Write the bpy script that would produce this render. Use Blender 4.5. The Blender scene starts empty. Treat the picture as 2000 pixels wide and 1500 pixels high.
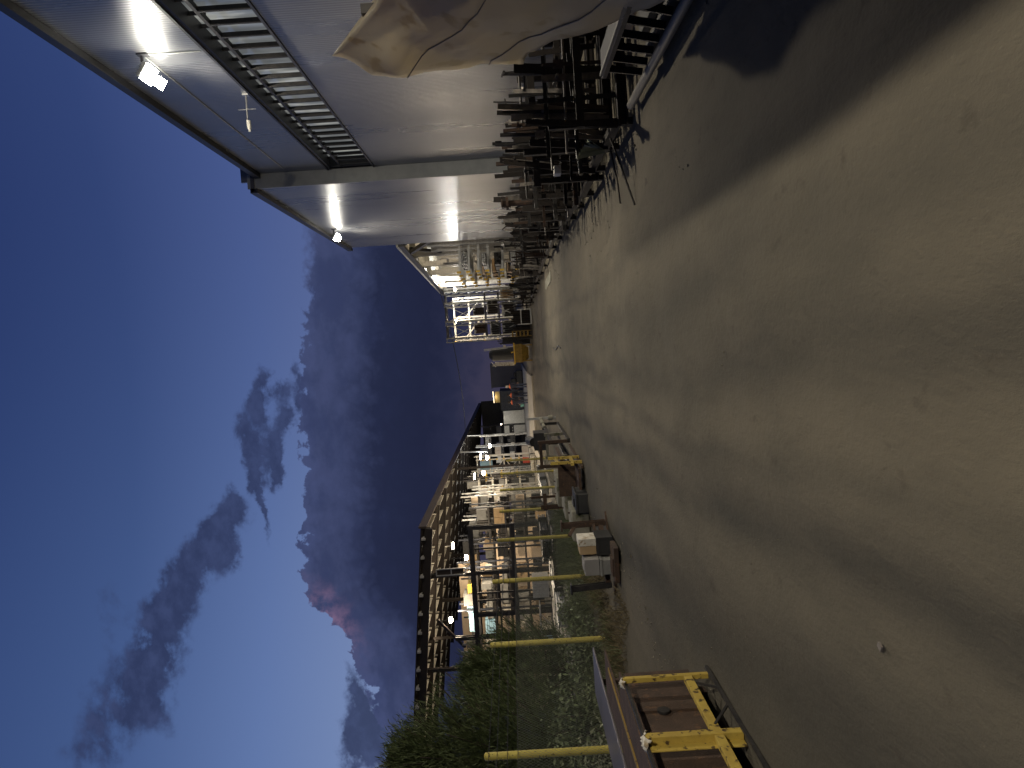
import bpy, math, random
import numpy as np
from mathutils import Vector, Matrix, noise as mnoise
sc = bpy.context.scene
COL = sc.collection
R = math.radians
rnd = random.Random(7)

# ------------------------------------------------------------------ helpers
ORIG = {}
def lin(*c):
    o = []
    for v in c:
        v /= 255.0
        o.append(v/12.92 if v <= 0.04045 else ((v+0.055)/1.055)**2.4)
    return (o[0], o[1], o[2], 1.0)

class MB:
    """collects shapes, then links them as ONE mesh object"""
    def __init__(s): s.v = []; s.f = []; s.mi = []; s.m = 0
    def add(s, vs, fs):
        n = len(s.v); s.v += [tuple(v) for v in vs]
        s.f += [tuple(i+n for i in f) for f in fs]; s.mi += [s.m]*len(fs); return s
    def box(s, c, d, rot=None):
        hx, hy, hz = d[0]/2, d[1]/2, d[2]/2
        vs = [Vector((x, y, z)) for x in (-hx, hx) for y in (-hy, hy) for z in (-hz, hz)]
        if rot is not None: vs = [rot @ v for v in vs]
        c = Vector(c)
        return s.add([v+c for v in vs], [(0,1,3,2),(4,6,7,5),(0,4,5,1),(2,3,7,6),(0,2,6,4),(1,5,7,3)])
    def b2(s, lo, hi):
        return s.box([(a+b)/2 for a, b in zip(lo, hi)], [abs(b-a) for a, b in zip(lo, hi)])
    def frame(s, p0, p1):
        p0, p1 = Vector(p0), Vector(p1); d = (p1-p0); L = d.length; d.normalize()
        up = Vector((0, 0, 1)) if abs(d.z) < 0.95 else Vector((0, 1, 0))
        x = d.cross(up).normalized(); y = x.cross(d).normalized()
        return p0, p1, d, x, y, L
    def bar(s, p0, p1, w, h, prof=None):
        """bar of a given section (2-D outline, extruded)"""
        p0, p1, d, x, y, L = s.frame(p0, p1)
        if prof is None: prof = [(-.5, -.5), (.5, -.5), (.5, .5), (-.5, .5)]
        n = len(prof)
        vs = [p0 + x*(a*w) + y*(b*h) for a, b in prof] + [p1 + x*(a*w) + y*(b*h) for a, b in prof]
        fs = [(i, (i+1) % n, n+(i+1) % n, n+i) for i in range(n)] + [tuple(range(n-1, -1, -1)), tuple(range(n, 2*n))]
        return s.add(vs, fs)
    def tube(s, p0, p1, r, n=8, r2=None):
        p0, p1, d, x, y, L = s.frame(p0, p1); r2 = r if r2 is None else r2
        cs = [(math.cos(2*math.pi*i/n), math.sin(2*math.pi*i/n)) for i in range(n)]
        vs = [p0 + x*(a*r) + y*(b*r) for a, b in cs] + [p1 + x*(a*r2) + y*(b*r2) for a, b in cs]
        fs = [(i, (i+1) % n, n+(i+1) % n, n+i) for i in range(n)] + [tuple(range(n-1, -1, -1)), tuple(range(n, 2*n))]
        return s.add(vs, fs)
    def path(s, pts, r, n=6):
        for a, b in zip(pts[:-1], pts[1:]): s.tube(a, b, r, n)
        return s
    def build(s, name, mats, parent=None, loc=None, smooth=False, bevel=0):
        if not isinstance(mats, (list, tuple)): mats = [mats]
        o0 = Vector(ORIG[parent.name]) if parent is not None else Vector(loc or (0, 0, 0))
        me = bpy.data.meshes.new(name)
        me.from_pydata([tuple(Vector(v)-o0) for v in s.v], [], s.f)
        for m in mats: me.materials.append(m)
        if len(mats) > 1: me.polygons.foreach_set('material_index', s.mi)
        if smooth: me.polygons.foreach_set('use_smooth', [True]*len(me.polygons))
        me.update()
        o = bpy.data.objects.new(name, me); COL.objects.link(o)
        if parent is not None: o.parent = parent
        else: o.location = o0
        ORIG[o.name] = tuple(o0)
        if bevel:
            b = o.modifiers.new('bevel', 'BEVEL'); b.width = bevel; b.segments = 2; b.limit_method = 'ANGLE'
        return o

I_PROF = [(-.5,-.5),(.5,-.5),(.5,-.38),(.07,-.38),(.07,.38),(.5,.38),(.5,.5),(-.5,.5),(-.5,.38),(-.07,.38),(-.07,-.38),(-.5,-.38)]
C_PROF = [(-.5,-.5),(.5,-.5),(.5,-.36),(-.36,-.36),(-.36,.36),(.5,.36),(.5,.5),(-.5,.5)]
L_PROF = [(-.5,-.5),(.5,-.5),(.5,-.36),(-.36,-.36),(-.36,.5),(-.5,.5)]

def tag(o, label=None, cat=None, group=None, kind=None):
    if label: o['label'] = label
    if cat: o['category'] = cat
    if group: o['group'] = group
    if kind: o['kind'] = kind
    return o
def T(name, label, cat, loc, group=None):
    o = bpy.data.objects.new(name, None); COL.objects.link(o); o.location = loc
    o.empty_display_size = .2; ORIG[o.name] = tuple(loc)
    return tag(o, label, cat, group)
def dup(root, loc, label=None):
    r = root.copy(); COL.objects.link(r); r.location = loc
    if label: r['label'] = label
    for ch in root.children:
        c = ch.copy(); COL.objects.link(c); c.parent = r
        for g in ch.children:
            d = g.copy(); COL.objects.link(d); d.parent = c
            if d.type == 'LIGHT': pass
    return r

# photo geometry: level camera 1.6 m above the road, used to find where things stand on the ground
F_, A_, B_ = 1450.0, .9979, .0648
YAW, PIT = math.atan2(69.85, F_), math.atan2(4.54, F_)
def ray(px, py):
    x, y = px-1000, py-750
    u = -A_*x + B_*y; r = -B_*x - A_*y
    fy = F_*math.cos(PIT)-u*math.sin(PIT); uz = u*math.cos(PIT)+F_*math.sin(PIT)
    X = r*math.cos(YAW)-fy*math.sin(YAW); Y = fy*math.cos(YAW)+r*math.sin(YAW)
    return X/Y, uz/Y
def ay(px, py, y):
    X, Z = ray(px, py); return (X*y, y, 1.6+Z*y)
def gp(px, py, z=0):
    X, Z = ray(px, py); t = (z-1.6)/Z; return (X*t, t, z)
def sstep(a, b, x):
    t = min(1, max(0, (x-a)/(b-a))); return t*t*(3-2*t)
def gz(x, y):
    z = .5*sstep(42, 58, y)
    z += .10*sstep(-4.3, -5.6, x)*(1-sstep(24, 30, y))
    return z

# ------------------------------------------------------------------ materials
def nodes(m):
    m.use_nodes = True; nt = m.node_tree; return nt, nt.nodes, nt.links
def mat(name, col, rough=.6, metal=0, col2=None, scale=4, detail=6, bump=0, bscale=30, spec=.5, stretch=None, lo=.35, hi=.65, speck=None, aniso=None):
    m = bpy.data.materials.new(name); nt, N, L = nodes(m); p = N['Principled BSDF']
    p.inputs['Base Color'].default_value = (*col[:3], 1); p.inputs['Roughness'].default_value = rough
    p.inputs['Metallic'].default_value = metal; p.inputs['Specular IOR Level'].default_value = spec
    tc = N.new('ShaderNodeTexCoord'); src = tc.outputs['Object']
    if stretch:
        mp = N.new('ShaderNodeMapping'); mp.inputs['Scale'].default_value = stretch
        L.new(src, mp.inputs['Vector']); src = mp.outputs['Vector']
    if col2:
        n = N.new('ShaderNodeTexNoise'); n.inputs['Scale'].default_value = scale; n.inputs['Detail'].default_value = detail
        n.inputs['Roughness'].default_value = .62
        L.new(src, n.inputs['Vector'])
        r = N.new('ShaderNodeValToRGB'); r.color_ramp.elements[0].position = lo; r.color_ramp.elements[1].position = hi
        r.color_ramp.elements[0].color = (*col[:3], 1); r.color_ramp.elements[1].color = (*col2[:3], 1)
        L.new(n.outputs['Fac'], r.inputs['Fac']); out = r.outputs['Color']
        if speck:
            n3 = N.new('ShaderNodeTexNoise'); n3.inputs['Scale'].default_value = speck[1]; n3.inputs['Detail'].default_value = 4
            L.new(tc.outputs['Object'], n3.inputs['Vector'])
            r3 = N.new('ShaderNodeValToRGB'); r3.color_ramp.elements[0].position = speck[2]; r3.color_ramp.elements[1].position = speck[2]+.07
            L.new(n3.outputs['Fac'], r3.inputs['Fac'])
            mx = N.new('ShaderNodeMix'); mx.data_type = 'RGBA'; L.new(r3.outputs['Color'], mx.inputs['Factor'])
            L.new(out, mx.inputs[6]); mx.inputs[7].default_value = (*speck[0][:3], 1); out = mx.outputs[2]
        L.new(out, p.inputs['Base Color'])
        mr = N.new('ShaderNodeMapRange'); mr.inputs['To Min'].default_value = max(.05, rough-.12); mr.inputs['To Max'].default_value = min(1, rough+.12)
        L.new(n.outputs['Fac'], mr.inputs['Value']); L.new(mr.outputs['Result'], p.inputs['Roughness'])
    if bump:
        n2 = N.new('ShaderNodeTexNoise'); n2.inputs['Scale'].default_value = bscale; n2.inputs['Detail'].default_value = 5
        L.new(src, n2.inputs['Vector']); b = N.new('ShaderNodeBump'); b.inputs['Strength'].default_value = bump
        b.inputs['Distance'].default_value = .02
        L.new(n2.outputs['Fac'], b.inputs['Height']); L.new(b.outputs['Normal'], p.inputs['Normal'])
    return m
def emit(name, col, st):
    m = bpy.data.materials.new(name); nt, N, L = nodes(m); p = N['Principled BSDF']
    p.inputs['Base Color'].default_value = (*col[:3], 1)
    p.inputs['Emission Color'].default_value = (*col[:3], 1); p.inputs['Emission Strength'].default_value = st
    return m

def siding(name, c1, c2, period, rough, metal, axis='Y', depth=.012):
    """ribbed sheet metal with upright ribs"""
    m = mat(name, c1, rough, metal, c2, scale=.5, detail=5, stretch=(1, 1, .25))
    nt, N, L = nodes(m); p = N['Principled BSDF']
    tc = N.new('ShaderNodeTexCoord'); sx = N.new('ShaderNodeSeparateXYZ'); L.new(tc.outputs['Object'], sx.inputs[0])
    mu = N.new('ShaderNodeMath'); mu.operation = 'MULTIPLY'; mu.inputs[1].default_value = 2*math.pi/period
    L.new(sx.outputs[axis], mu.inputs[0])
    sn = N.new('ShaderNodeMath'); sn.operation = 'SINE'; L.new(mu.outputs[0], sn.inputs[0])
    b = N.new('ShaderNodeBump'); b.inputs['Strength'].default_value = .35; b.inputs['Distance'].default_value = depth*.5
    L.new(sn.outputs[0], b.inputs['Height']); L.new(b.outputs['Normal'], p.inputs['Normal'])
    # dirt streaks running down the sheets
    n = N.new('ShaderNodeTexNoise'); n.inputs['Scale'].default_value = 1.0; n.inputs['Detail'].default_value = 6
    mp = N.new('ShaderNodeMapping'); mp.inputs['Scale'].default_value = (1.1, 1.1, .10)
    L.new(tc.outputs['Object'], mp.inputs['Vector']); L.new(mp.outputs['Vector'], n.inputs['Vector'])
    mr = N.new('ShaderNodeMapRange'); mr.inputs['From Min'].default_value = .3; mr.inputs['From Max'].default_value = .7
    mr.inputs['To Min'].default_value = rough-.02; mr.inputs['To Max'].default_value = rough+.07
    L.new(n.outputs['Fac'], mr.inputs['Value']); L.new(mr.outputs['Result'], p.inputs['Roughness'])
    p.inputs['Anisotropic'].default_value = .75
    cv = N.new('ShaderNodeCombineXYZ'); cv.inputs['Z'].default_value = 1.0
    L.new(cv.outputs[0], p.inputs['Tangent'])
    return m

M = {}
M['siding'] = siding('ribbed_siding', (.235,.238,.245), (.30,.303,.312), .076, .27, .42)
M['siding_far'] = siding('shed_siding', (.42,.41,.36), (.56,.54,.47), .3, .5, .1)
M['trim'] = mat('grey_trim', (.42,.43,.41), .5, 0, (.52,.53,.5), 3)
M['trim_dark'] = mat('dark_trim', (.035,.036,.042), .5, .2, (.06,.06,.065), 5)
M['roof'] = mat('roof_sheet', (.10,.10,.11), .6, .3, (.15,.15,.16), 2)
M['dark'] = mat('dark_steel', (.022,.022,.025), .55, .3, (.05,.045,.042), 6, bump=.2)
M['darkblue'] = mat('dark_blue_steel', (.02,.025,.04), .5, .2, (.04,.045,.06), 4)
M['rust'] = mat('rusted_steel', (.075,.045,.03), .8, .1, (.045,.029,.021), 5, bump=.4, bscale=60, speck=((.11,.06,.033), 14, .60))
M['scrap'] = mat('scrap_steel', (.013,.0105,.0095), .65, .3, (.028,.02,.015), 9, bump=.4, bscale=50)
M['scrap2'] = mat('mill_steel', (.018,.018,.02), .45, .5, (.042,.038,.034), 8, bump=.3, bscale=50)
M['scrap3'] = mat('cut_steel', (.16,.15,.14), .35, .8, (.28,.25,.22), 10, bump=.2)
M['galv'] = mat('galvanised_steel', (.42,.42,.41), .42, .55, (.58,.58,.56), 9)
M['frame_grey'] = mat('weathered_frame', (.20,.21,.19), .55, .2, (.28,.28,.26), 6)
M['cartpipe'] = mat('worn_pipe', (.13,.12,.105), .6, .2, (.18,.165,.14), 6)
M['purlin'] = mat('purlin_primer', (.42,.40,.35), .6, .1, (.56,.54,.48), 3)
M['rafter'] = mat('brown_primer', (.016,.012,.010), .75, .0, (.028,.02,.016), 4)
M['fascia'] = mat('brown_fascia', (.05,.036,.026), .7, 0, (.08,.055,.04), 3)
M['yellow'] = mat('yellow_paint', (.50,.37,.075), .55, 0, (.38,.27,.055), 6, speck=((.07,.045,.02), 16, .57), bump=.15)
M['post_yellow'] = mat('yellow_post_paint', (.50,.42,.085), .55, 0, (.42,.34,.07), 5, speck=((.07,.06,.02), 23, .61), bump=.15)
M['yellow2'] = mat('machine_yellow', (.30,.19,.03), .55, 0, (.22,.14,.025), 5, speck=((.05,.03,.015), 12, .6))
M['clip'] = mat('yellow_clip', (.75,.48,.05), .5)
M['white'] = mat('white_steel', (.72,.70,.64), .45, .1, (.6,.58,.52), 5)
M['concrete'] = mat('old_concrete', (.24,.23,.19), .9, 0, (.16,.155,.12), 5, bump=.4, bscale=25, speck=((.10,.10,.06), 3, .55))
M['carton'] = mat('brown_carton', (.46,.33,.19), .85, 0, (.38,.27,.15), 3)
M['carton_w'] = mat('white_carton', (.68,.65,.58), .8, 0, (.52,.49,.42), 6, speck=((.35,.28,.18), 9, .57))
M['board'] = mat('pale_board', (.60,.49,.37), .8, 0, (.50,.40,.30), 2)
M['ybox'] = mat('yellow_board', (.80,.56,.06), .6, 0, (.7,.5,.1), 4)
M['bluebox'] = mat('pale_blue_board', (.25,.45,.60), .6, 0, (.35,.55,.68), 4)
M['orangebox'] = mat('orange_board', (.70,.30,.05), .6, 0, (.6,.26,.06), 4)
M['greybox'] = mat('grey_bin', (.16,.16,.155), .7, 0, (.24,.24,.23), 4)
M['blackbox'] = mat('black_bin', (.015,.015,.017), .6, 0, (.03,.03,.03), 4)
M['tarp'] = mat('plastic_sheeting', (.37,.34,.29), .5, 0, (.46,.43,.37), 1.3, bump=.7, bscale=3.2, stretch=(1,.7,1.6), speck=((.24,.19,.13), 4, .58))
_nt, _N, _L = nodes(M['tarp']); _tr = _N.new('ShaderNodeBsdfTranslucent'); _tr.inputs['Color'].default_value = (.90,.80,.60,1)
_mx = _N.new('ShaderNodeMixShader'); _mx.inputs[0].default_value = .55
_L.new(_N['Principled BSDF'].outputs[0], _mx.inputs[1]); _L.new(_tr.outputs[0], _mx.inputs[2]); _L.new(_mx.outputs[0], _N['Material Output'].inputs['Surface'])
M['seam'] = mat('sheet_seam', (.19,.165,.13), .6)
M['wirem'] = mat('fence_wire', (.20,.21,.18), .5, .3)
M['cable'] = mat('black_cable', (.01,.01,.012), .6)
M['bark'] = mat('bark', (.07,.05,.035), .9, 0, (.04,.03,.022), 12, bump=.6)
M['skin'] = mat('skin', (.42,.26,.18), .6)
M['navy'] = mat('navy_cloth', (.016,.018,.035), .85, 0, (.025,.027,.045), 20)
M['jean'] = mat('denim', (.03,.04,.075), .85, 0, (.05,.06,.10), 25)
M['hivis'] = mat('orange_hi_vis', (.85,.16,.04), .7)
M['hair'] = mat('grey_hair', (.40,.36,.32), .8, 0, (.5,.46,.42), 40)
M['hair_d'] = mat('dark_hair', (.02,.016,.014), .8)
M['teal'] = mat('teal_plastic', (.12,.30,.28), .5)
M['red'] = mat('red_plastic', (.65,.07,.03), .5)
M['lens'] = emit('flood_lens', (1.0,.95,.82), 110)
M['lens_w'] = emit('warm_lens', (1.0,.80,.5), 2.5)
M['lens_c'] = emit('canopy_lens', (1.0,.86,.66), 60)
M['puddle'] = mat('dried_paint', (.17,.15,.135), .8)

def leaf_mat(name, c1, c2):
    m = mat(name, c1, .6, 0, c2, 1.6, spec=.3)
    nt, N, L = nodes(m); p = N['Principled BSDF']
    g = N.new('ShaderNodeNewGeometry')
    ra = N.new('ShaderNodeValToRGB')
    ra.color_ramp.elements[0].color = (.55,.55,.55,1); ra.color_ramp.elements[1].color = (1.35,1.35,1.35,1)
    L.new(g.outputs['Random Per Island'], ra.inputs['Fac'])
    old = p.inputs['Base Color'].links[0].from_socket
    mx = N.new('ShaderNodeMix'); mx.data_type = 'RGBA'; mx.blend_type = 'MULTIPLY'; mx.inputs['Factor'].default_value = 1
    L.new(old, mx.inputs[6]); L.new(ra.outputs['Color'], mx.inputs[7]); L.new(mx.outputs[2], p.inputs['Base Color'])
    return m
M['leaf'] = leaf_mat('evergreen_leaves', (.068,.092,.034), (.10,.125,.052))
M['leaf2'] = leaf_mat('bush_leaves', (.12,.155,.075), (.17,.20,.11))
M['leaf3'] = leaf_mat('pale_weed_leaves', (.24,.26,.17), (.30,.31,.22))
M['grass'] = leaf_mat('grass_blades', (.085,.105,.045), (.115,.13,.065))
M['straw'] = leaf_mat('dry_weeds', (.15,.115,.06), (.09,.075,.04))

# ------------------------------------------------------------------ camera
cam = bpy.data.cameras.new('camera'); co = bpy.data.objects.new('camera', cam); COL.objects.link(co)
cam.sensor_width = 36; cam.lens = 36*F_/2000; cam.clip_start = .05; cam.clip_end = 3000
fw = Vector((-math.sin(YAW)*math.cos(PIT), math.cos(YAW)*math.cos(PIT), math.sin(PIT)))
rt = Vector((math.cos(YAW), math.sin(YAW), 0)); up = rt.cross(fw)
ix = -A_*up - B_*rt; iy = -B_*up + A_*rt     # the phone was held upright, the file lies on its side
mtx = Matrix((ix, iy, -fw)).transposed().to_4x4(); mtx.translation = (0, 0, 1.6)
co.matrix_world = mtx
sc.camera = co

# ------------------------------------------------------------------ sky
w = bpy.data.worlds.new('World'); sc.world = w; w.use_nodes = True
nt = w.node_tree; N, L = nt.nodes, nt.links
def V(x): return x
def mnode(op, a, b=None, c=None, clamp=False):
    n = N.new('ShaderNodeMath'); n.operation = op; n.use_clamp = clamp
    for i, v in enumerate((a, b, c)):
        if v is None: continue
        if isinstance(v, (int, float)): n.inputs[i].default_value = v
        else: L.new(v, n.inputs[i])
    return n.outputs[0]
def smooth(x, a, b, o0=0.0, o1=1.0):
    n = N.new('ShaderNodeMapRange'); n.interpolation_type = 'SMOOTHSTEP'
    L.new(x, n.inputs['Value'])
    n.inputs['From Min'].default_value = a; n.inputs['From Max'].default_value = b
    n.inputs['To Min'].default_value = o0; n.inputs['To Max'].default_value = o1
    return n.outputs['Result']
def ramp(x, stops):
    n = N.new('ShaderNodeValToRGB'); cr = n.color_ramp
    while len(cr.elements) < len(stops): cr.elements.new(.5)
    for e, (p_, c_) in zip(cr.elements, stops): e.position = p_; e.color = c_
    L.new(x, n.inputs['Fac']); return n.outputs['Color']
def mixc(f, a, b, mode='MIX'):
    n = N.new('ShaderNodeMix'); n.data_type = 'RGBA'; n.blend_type = mode
    for s_, v in ((n.inputs['Factor'], f), (n.inputs[6], a), (n.inputs[7], b)):
        if isinstance(v, (int, float)): s_.default_value = v
        elif isinstance(v, tuple): s_.default_value = v
        else: L.new(v, s_)
    return n.outputs[2]
tc = N.new('ShaderNodeTexCoord'); sp = N.new('ShaderNodeSeparateXYZ'); L.new(tc.outputs['Generated'], sp.inputs[0])
dx, dy, dz = sp.outputs
hy = mnode('MAXIMUM', mnode('ABSOLUTE', dy), .12)
ca = mnode('DIVIDE', dx, hy); cu = mnode('DIVIDE', dz, hy)
cv = N.new('ShaderNodeCombineXYZ'); L.new(ca, cv.inputs[0]); L.new(cu, cv.inputs[1])
def noise2(scale, detail=5, rough=.55, sx=1, sy=1, off=0):
    mp = N.new('ShaderNodeMapping'); mp.inputs['Scale'].default_value = (sx, sy, 1); mp.inputs['Location'].default_value = (off, off*.7, off)
    L.new(cv.outputs[0], mp.inputs['Vector'])
    n = N.new('ShaderNodeTexNoise'); n.inputs['Scale'].default_value = scale; n.inputs['Detail'].default_value = detail
    n.inputs['Roughness'].default_value = rough; L.new(mp.outputs[0], n.inputs['Vector']); return n.outputs['Fac']
# clear twilight sky: elevation colours, paler towards the left where the sun went down
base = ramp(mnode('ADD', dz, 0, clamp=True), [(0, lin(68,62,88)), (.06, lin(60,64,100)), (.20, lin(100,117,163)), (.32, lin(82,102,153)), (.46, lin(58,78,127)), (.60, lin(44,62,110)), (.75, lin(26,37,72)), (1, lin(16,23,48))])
west = smooth(ca, .30, -.55, .72, 1.38)
wc = N.new('ShaderNodeCombineColor'); L.new(west, wc.inputs[0]); L.new(west, wc.inputs[1]); L.new(smooth(ca, .30, -.55, .80, 1.22), wc.inputs[2])
skyc = mixc(1.0, base, wc.outputs[0], 'MULTIPLY')
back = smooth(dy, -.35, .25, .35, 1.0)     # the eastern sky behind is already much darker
# scattered dusk clouds
wx_ = mnode('ADD', ca, mnode('ADD', mnode('MULTIPLY', mnode('SUBTRACT', noise2(17, 4, .6, 1, 1, 11.0), .5), .055), mnode('MULTIPLY', mnode('SUBTRACT', noise2(55, 5, .65, 1, 1, 4.0), .5), .030)))
wy_ = mnode('ADD', cu, mnode('ADD', mnode('MULTIPLY', mnode('SUBTRACT', noise2(17, 4, .6, 1, 1, 23.0), .5), .040), mnode('MULTIPLY', mnode('SUBTRACT', noise2(55, 5, .65, 1, 1, 31.0), .5), .024)))
def blob(cx, cy, rx, ry, ang, wt=1.0):
    x = mnode('SUBTRACT', wx_, cx); y = mnode('SUBTRACT', wy_, cy)
    c_, s_ = math.cos(R(ang)), math.sin(R(ang))
    xr = mnode('ADD', mnode('MULTIPLY', x, c_/rx), mnode('MULTIPLY', y, s_/rx))
    yr = mnode('ADD', mnode('MULTIPLY', x, -s_/ry), mnode('MULTIPLY', y, c_/ry))
    q = mnode('ADD', mnode('MULTIPLY', xr, xr), mnode('MULTIPLY', yr, yr))
    return mnode('MULTIPLY', mnode('EXPONENT', mnode('MULTIPLY', q, -1.0)), wt)
def cpx(x, y): return ray(x, y)
bl = []
for (px_, py_, rx, ry, an, wt) in [(430,1020,.034,.024,-40,.95),(398,1070,.050,.026,-50,1.0),(355,1145,.060,.028,-48,1.05),(312,1230,.050,.030,-40,.95),(296,1300,.04,.024,-35,.72),(452,1090,.026,.014,-20,.8),(455,985,.018,.012,0,.7),
                               (480,850,.026,.018,10,1.1),(492,885,.022,.015,0,.95),(533,880,.034,.013,-8,1.15),(540,925,.022,.008,-8,.9),(512,990,.045,.006,8,.95),(499,935,.020,.010,-15,.9),
                               (522,742,.019,.013,0,1.05),(500,780,.022,.014,-20,1.1),(508,815,.016,.009,10,.9),(546,762,.017,.014,0,1.0),(560,812,.016,.013,0,.95),(577,735,.024,.007,0,.85),(588,790,.018,.006,0,.85),
                               (265,1360,.085,.040,-30,.58),(190,1440,.10,.05,-25,.5),(215,1200,.05,.03,0,.44),(330,1345,.06,.025,-20,.5),
                               (690,1440,.060,.020,-10,1.15),(740,1475,.07,.026,0,1.0),(700,1345,.045,.009,20,.6)]:
    cx, cy = cpx(px_, py_); bl.append(blob(cx, cy, rx, ry, an, wt))
tot = bl[0]
for b_ in bl[1:]: tot = mnode('ADD', tot, b_)
nz = noise2(13, 8, .6, 1, 1.35); nz2 = noise2(34, 6, .6, 1, 1.3, 3.1)
dens = mnode('MULTIPLY', tot, mnode('ADD', mnode('MULTIPLY', mnode('SUBTRACT', nz, .28), 2.7), mnode('MULTIPLY', mnode('SUBTRACT', nz2, .4), 1.5)))
cmask = smooth(dens, .14, .66)
ccol = mixc(smooth(nz2, .35, .7), lin(42,50,82), lin(55,65,101))
skyc = mixc(mnode('MULTIPLY', cmask, .88), skyc, ccol)
# the long cloud bank low over the yard
pts = [(600,430),(602,560),(598,700),(592,800),(596,900),(598,1000),(592,1080),(602,1150),(622,1185),(655,1215),(680,1245),(700,1290),(722,1345),(745,1400),(775,1480)]
fc = N.new('ShaderNodeFloatCurve'); cur = fc.mapping.curves[0]
cc = sorted([((cpx(*p)[0]+1)/2, cpx(*p)[1]) for p in pts])
cc = [(0.0, .12), (.15, .16)] + cc + [(.75, .24), (1.0, .2)]
cur.points[0].location = cc[0]; cur.points[1].location = cc[-1]
for p_ in cc[1:-1]: cur.points.new(*p_)
fc.mapping.update()
L.new(mnode('MULTIPLY_ADD', ca, .5, .5, clamp=True), fc.inputs['Value'])
edge = fc.outputs[0]
bil = mnode('ABSOLUTE', mnode('SUBTRACT', noise2(24, 5, .55, 1, 1, 7.7), .5))
dep = mnode('ADD', mnode('SUBTRACT', edge, cu), mnode('ADD', mnode('MULTIPLY', mnode('SUBTRACT', bil, .1), -.11), mnode('MULTIPLY', mnode('SUBTRACT', noise2(70, 4, .6, 1, 1, 2.2), .5), .012)))
bsoft = smooth(ca, 0, .22, .0035, .022)
bmask = mnode('SMOOTH_MIN', 1.0, mnode('MAXIMUM', mnode('DIVIDE', dep, bsoft), 0), .3)
bmask = mnode('MINIMUM', mnode('MAXIMUM', mnode('DIVIDE', dep, bsoft), 0), 1)
lump = noise2(15, 7, .6, 1, 1.6, 5.3)
bankc = ramp(mnode('MULTIPLY', dep, 3.3, clamp=True), [(0, lin(64,74,112)), (.08, lin(57,66,100)), (.20, lin(53,61,93)), (.34, lin(34,40,66)), (.56, lin(31,36,61)), (.70, lin(39,43,68)), (.81, lin(55,54,76)), (.9, lin(58,55,75)), (1, lin(52,51,70))])
bankc = mixc(mnode('MULTIPLY', smooth(lump, .42, .68), smooth(dep, .13, .02, 0, .34)), bankc, lin(76,84,124))
bankc = mixc(mnode('MULTIPLY', smooth(lump, .55, .35), smooth(dep, .16, .02, 0, .40)), bankc, lin(46,54,90))
px_, py_ = cpx(640, 1205)
pink = mnode('MULTIPLY', blob(px_, py_, .045, .022, 35, 1.0), smooth(noise2(40, 5, .6, 1, 1, 9), .35, .65))
bankc = mixc(mnode('MULTIPLY', pink, .75), bankc, lin(142,112,140))
skyc = mixc(bmask, skyc, bankc)
# a little of the physical dusk sky
st = N.new('ShaderNodeTexSky'); st.sky_type = 'NISHITA'; st.sun_disc = False
st.sun_elevation = R(-1.0); st.sun_rotation = R(-70); st.air_density = 1.0; st.dust_density = 1.0
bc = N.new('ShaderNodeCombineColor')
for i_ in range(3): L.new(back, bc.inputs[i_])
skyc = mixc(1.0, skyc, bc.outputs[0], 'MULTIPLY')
fin = mixc(.003, skyc, st.outputs[0], 'ADD')
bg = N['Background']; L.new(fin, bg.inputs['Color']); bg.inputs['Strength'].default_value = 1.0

# ------------------------------------------------------------------ ground
def axis(segs):
    o = []
    for a, b, n in segs: o += [a+(b-a)*i/n for i in range(n)]
    return o + [segs[-1][1]]
xs = axis([(-400,-60,8),(-60,-12,20),(-12,8,130),(8,40,16),(40,400,8)])
ys = axis([(-30,0,10),(0,24,190),(24,60,110),(60,120,40),(120,900,14)])
vs = []
for y in ys:
    for x in xs:
        p = Vector((x, y, 0))
        h = gz(x, y)
        if -12 < x < 8 and y < 60:
            h += .030*(mnoise.noise(p*.55))+.014*mnoise.noise(Vector((x*2.3, y*1.4, 3)))+.007*mnoise.noise(p*6)
            h -= .032*math.exp(-((x+1.16+.045*y)/.2)**2)+.026*math.exp(-((x+.15+.024*y)/.24)**2)+.03*math.exp(-((x+1.75+.15*y)/.3)**2)
            h += .018*math.exp(-((x+.75+.045*y)/.16)**2)+.016*math.exp(-((x-.28+.024*y)/.16)**2)+.02*math.exp(-((x+1.2+.15*y)/.2)**2)
        vs.append((x, y, h))
nx = len(xs); fs = [(j*nx+i, j*nx+i+1, (j+1)*nx+i+1, (j+1)*nx+i) for j in range(len(ys)-1) for i in range(nx-1)]
gm = bpy.data.materials.new('dirt_road'); nt, N, L = nodes(gm); p = N['Principled BSDF']
tc = N.new('ShaderNodeTexCoord'); OBJ = tc.outputs['Object']
def nz3(scale, detail, sx=1, sy=1, rough=.6, off=0):
    mp = N.new('ShaderNodeMapping'); mp.inputs['Scale'].default_value = (sx, sy, 1); mp.inputs['Location'].default_value = (off, off, 0)
    L.new(OBJ, mp.inputs['Vector']); n = N.new('ShaderNodeTexNoise'); n.inputs['Scale'].default_value = scale
    n.inputs['Detail'].default_value = detail; n.inputs['Roughness'].default_value = rough
    L.new(mp.outputs[0], n.inputs['Vector']); return n.outputs['Fac']
sp = N.new('ShaderNodeSeparateXYZ'); L.new(OBJ, sp.inputs[0]); gx, gy, _ = sp.outputs
c = mixc(smooth(nz3(.45, 6, 1, .45), .34, .66), (.142,.123,.091,1), (.106,.094,.071,1))
c = mixc(mnode('MULTIPLY', smooth(nz3(2.2, 6, 1, .25, off=4), .45, .72), .55), c, (.078,.070,.054,1))
wob = mnode('MULTIPLY', mnode('SUBTRACT', nz3(.14, 2, 1, 1, off=9), .5), 1.1)
gxw = mnode('ADD', gx, wob)
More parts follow.
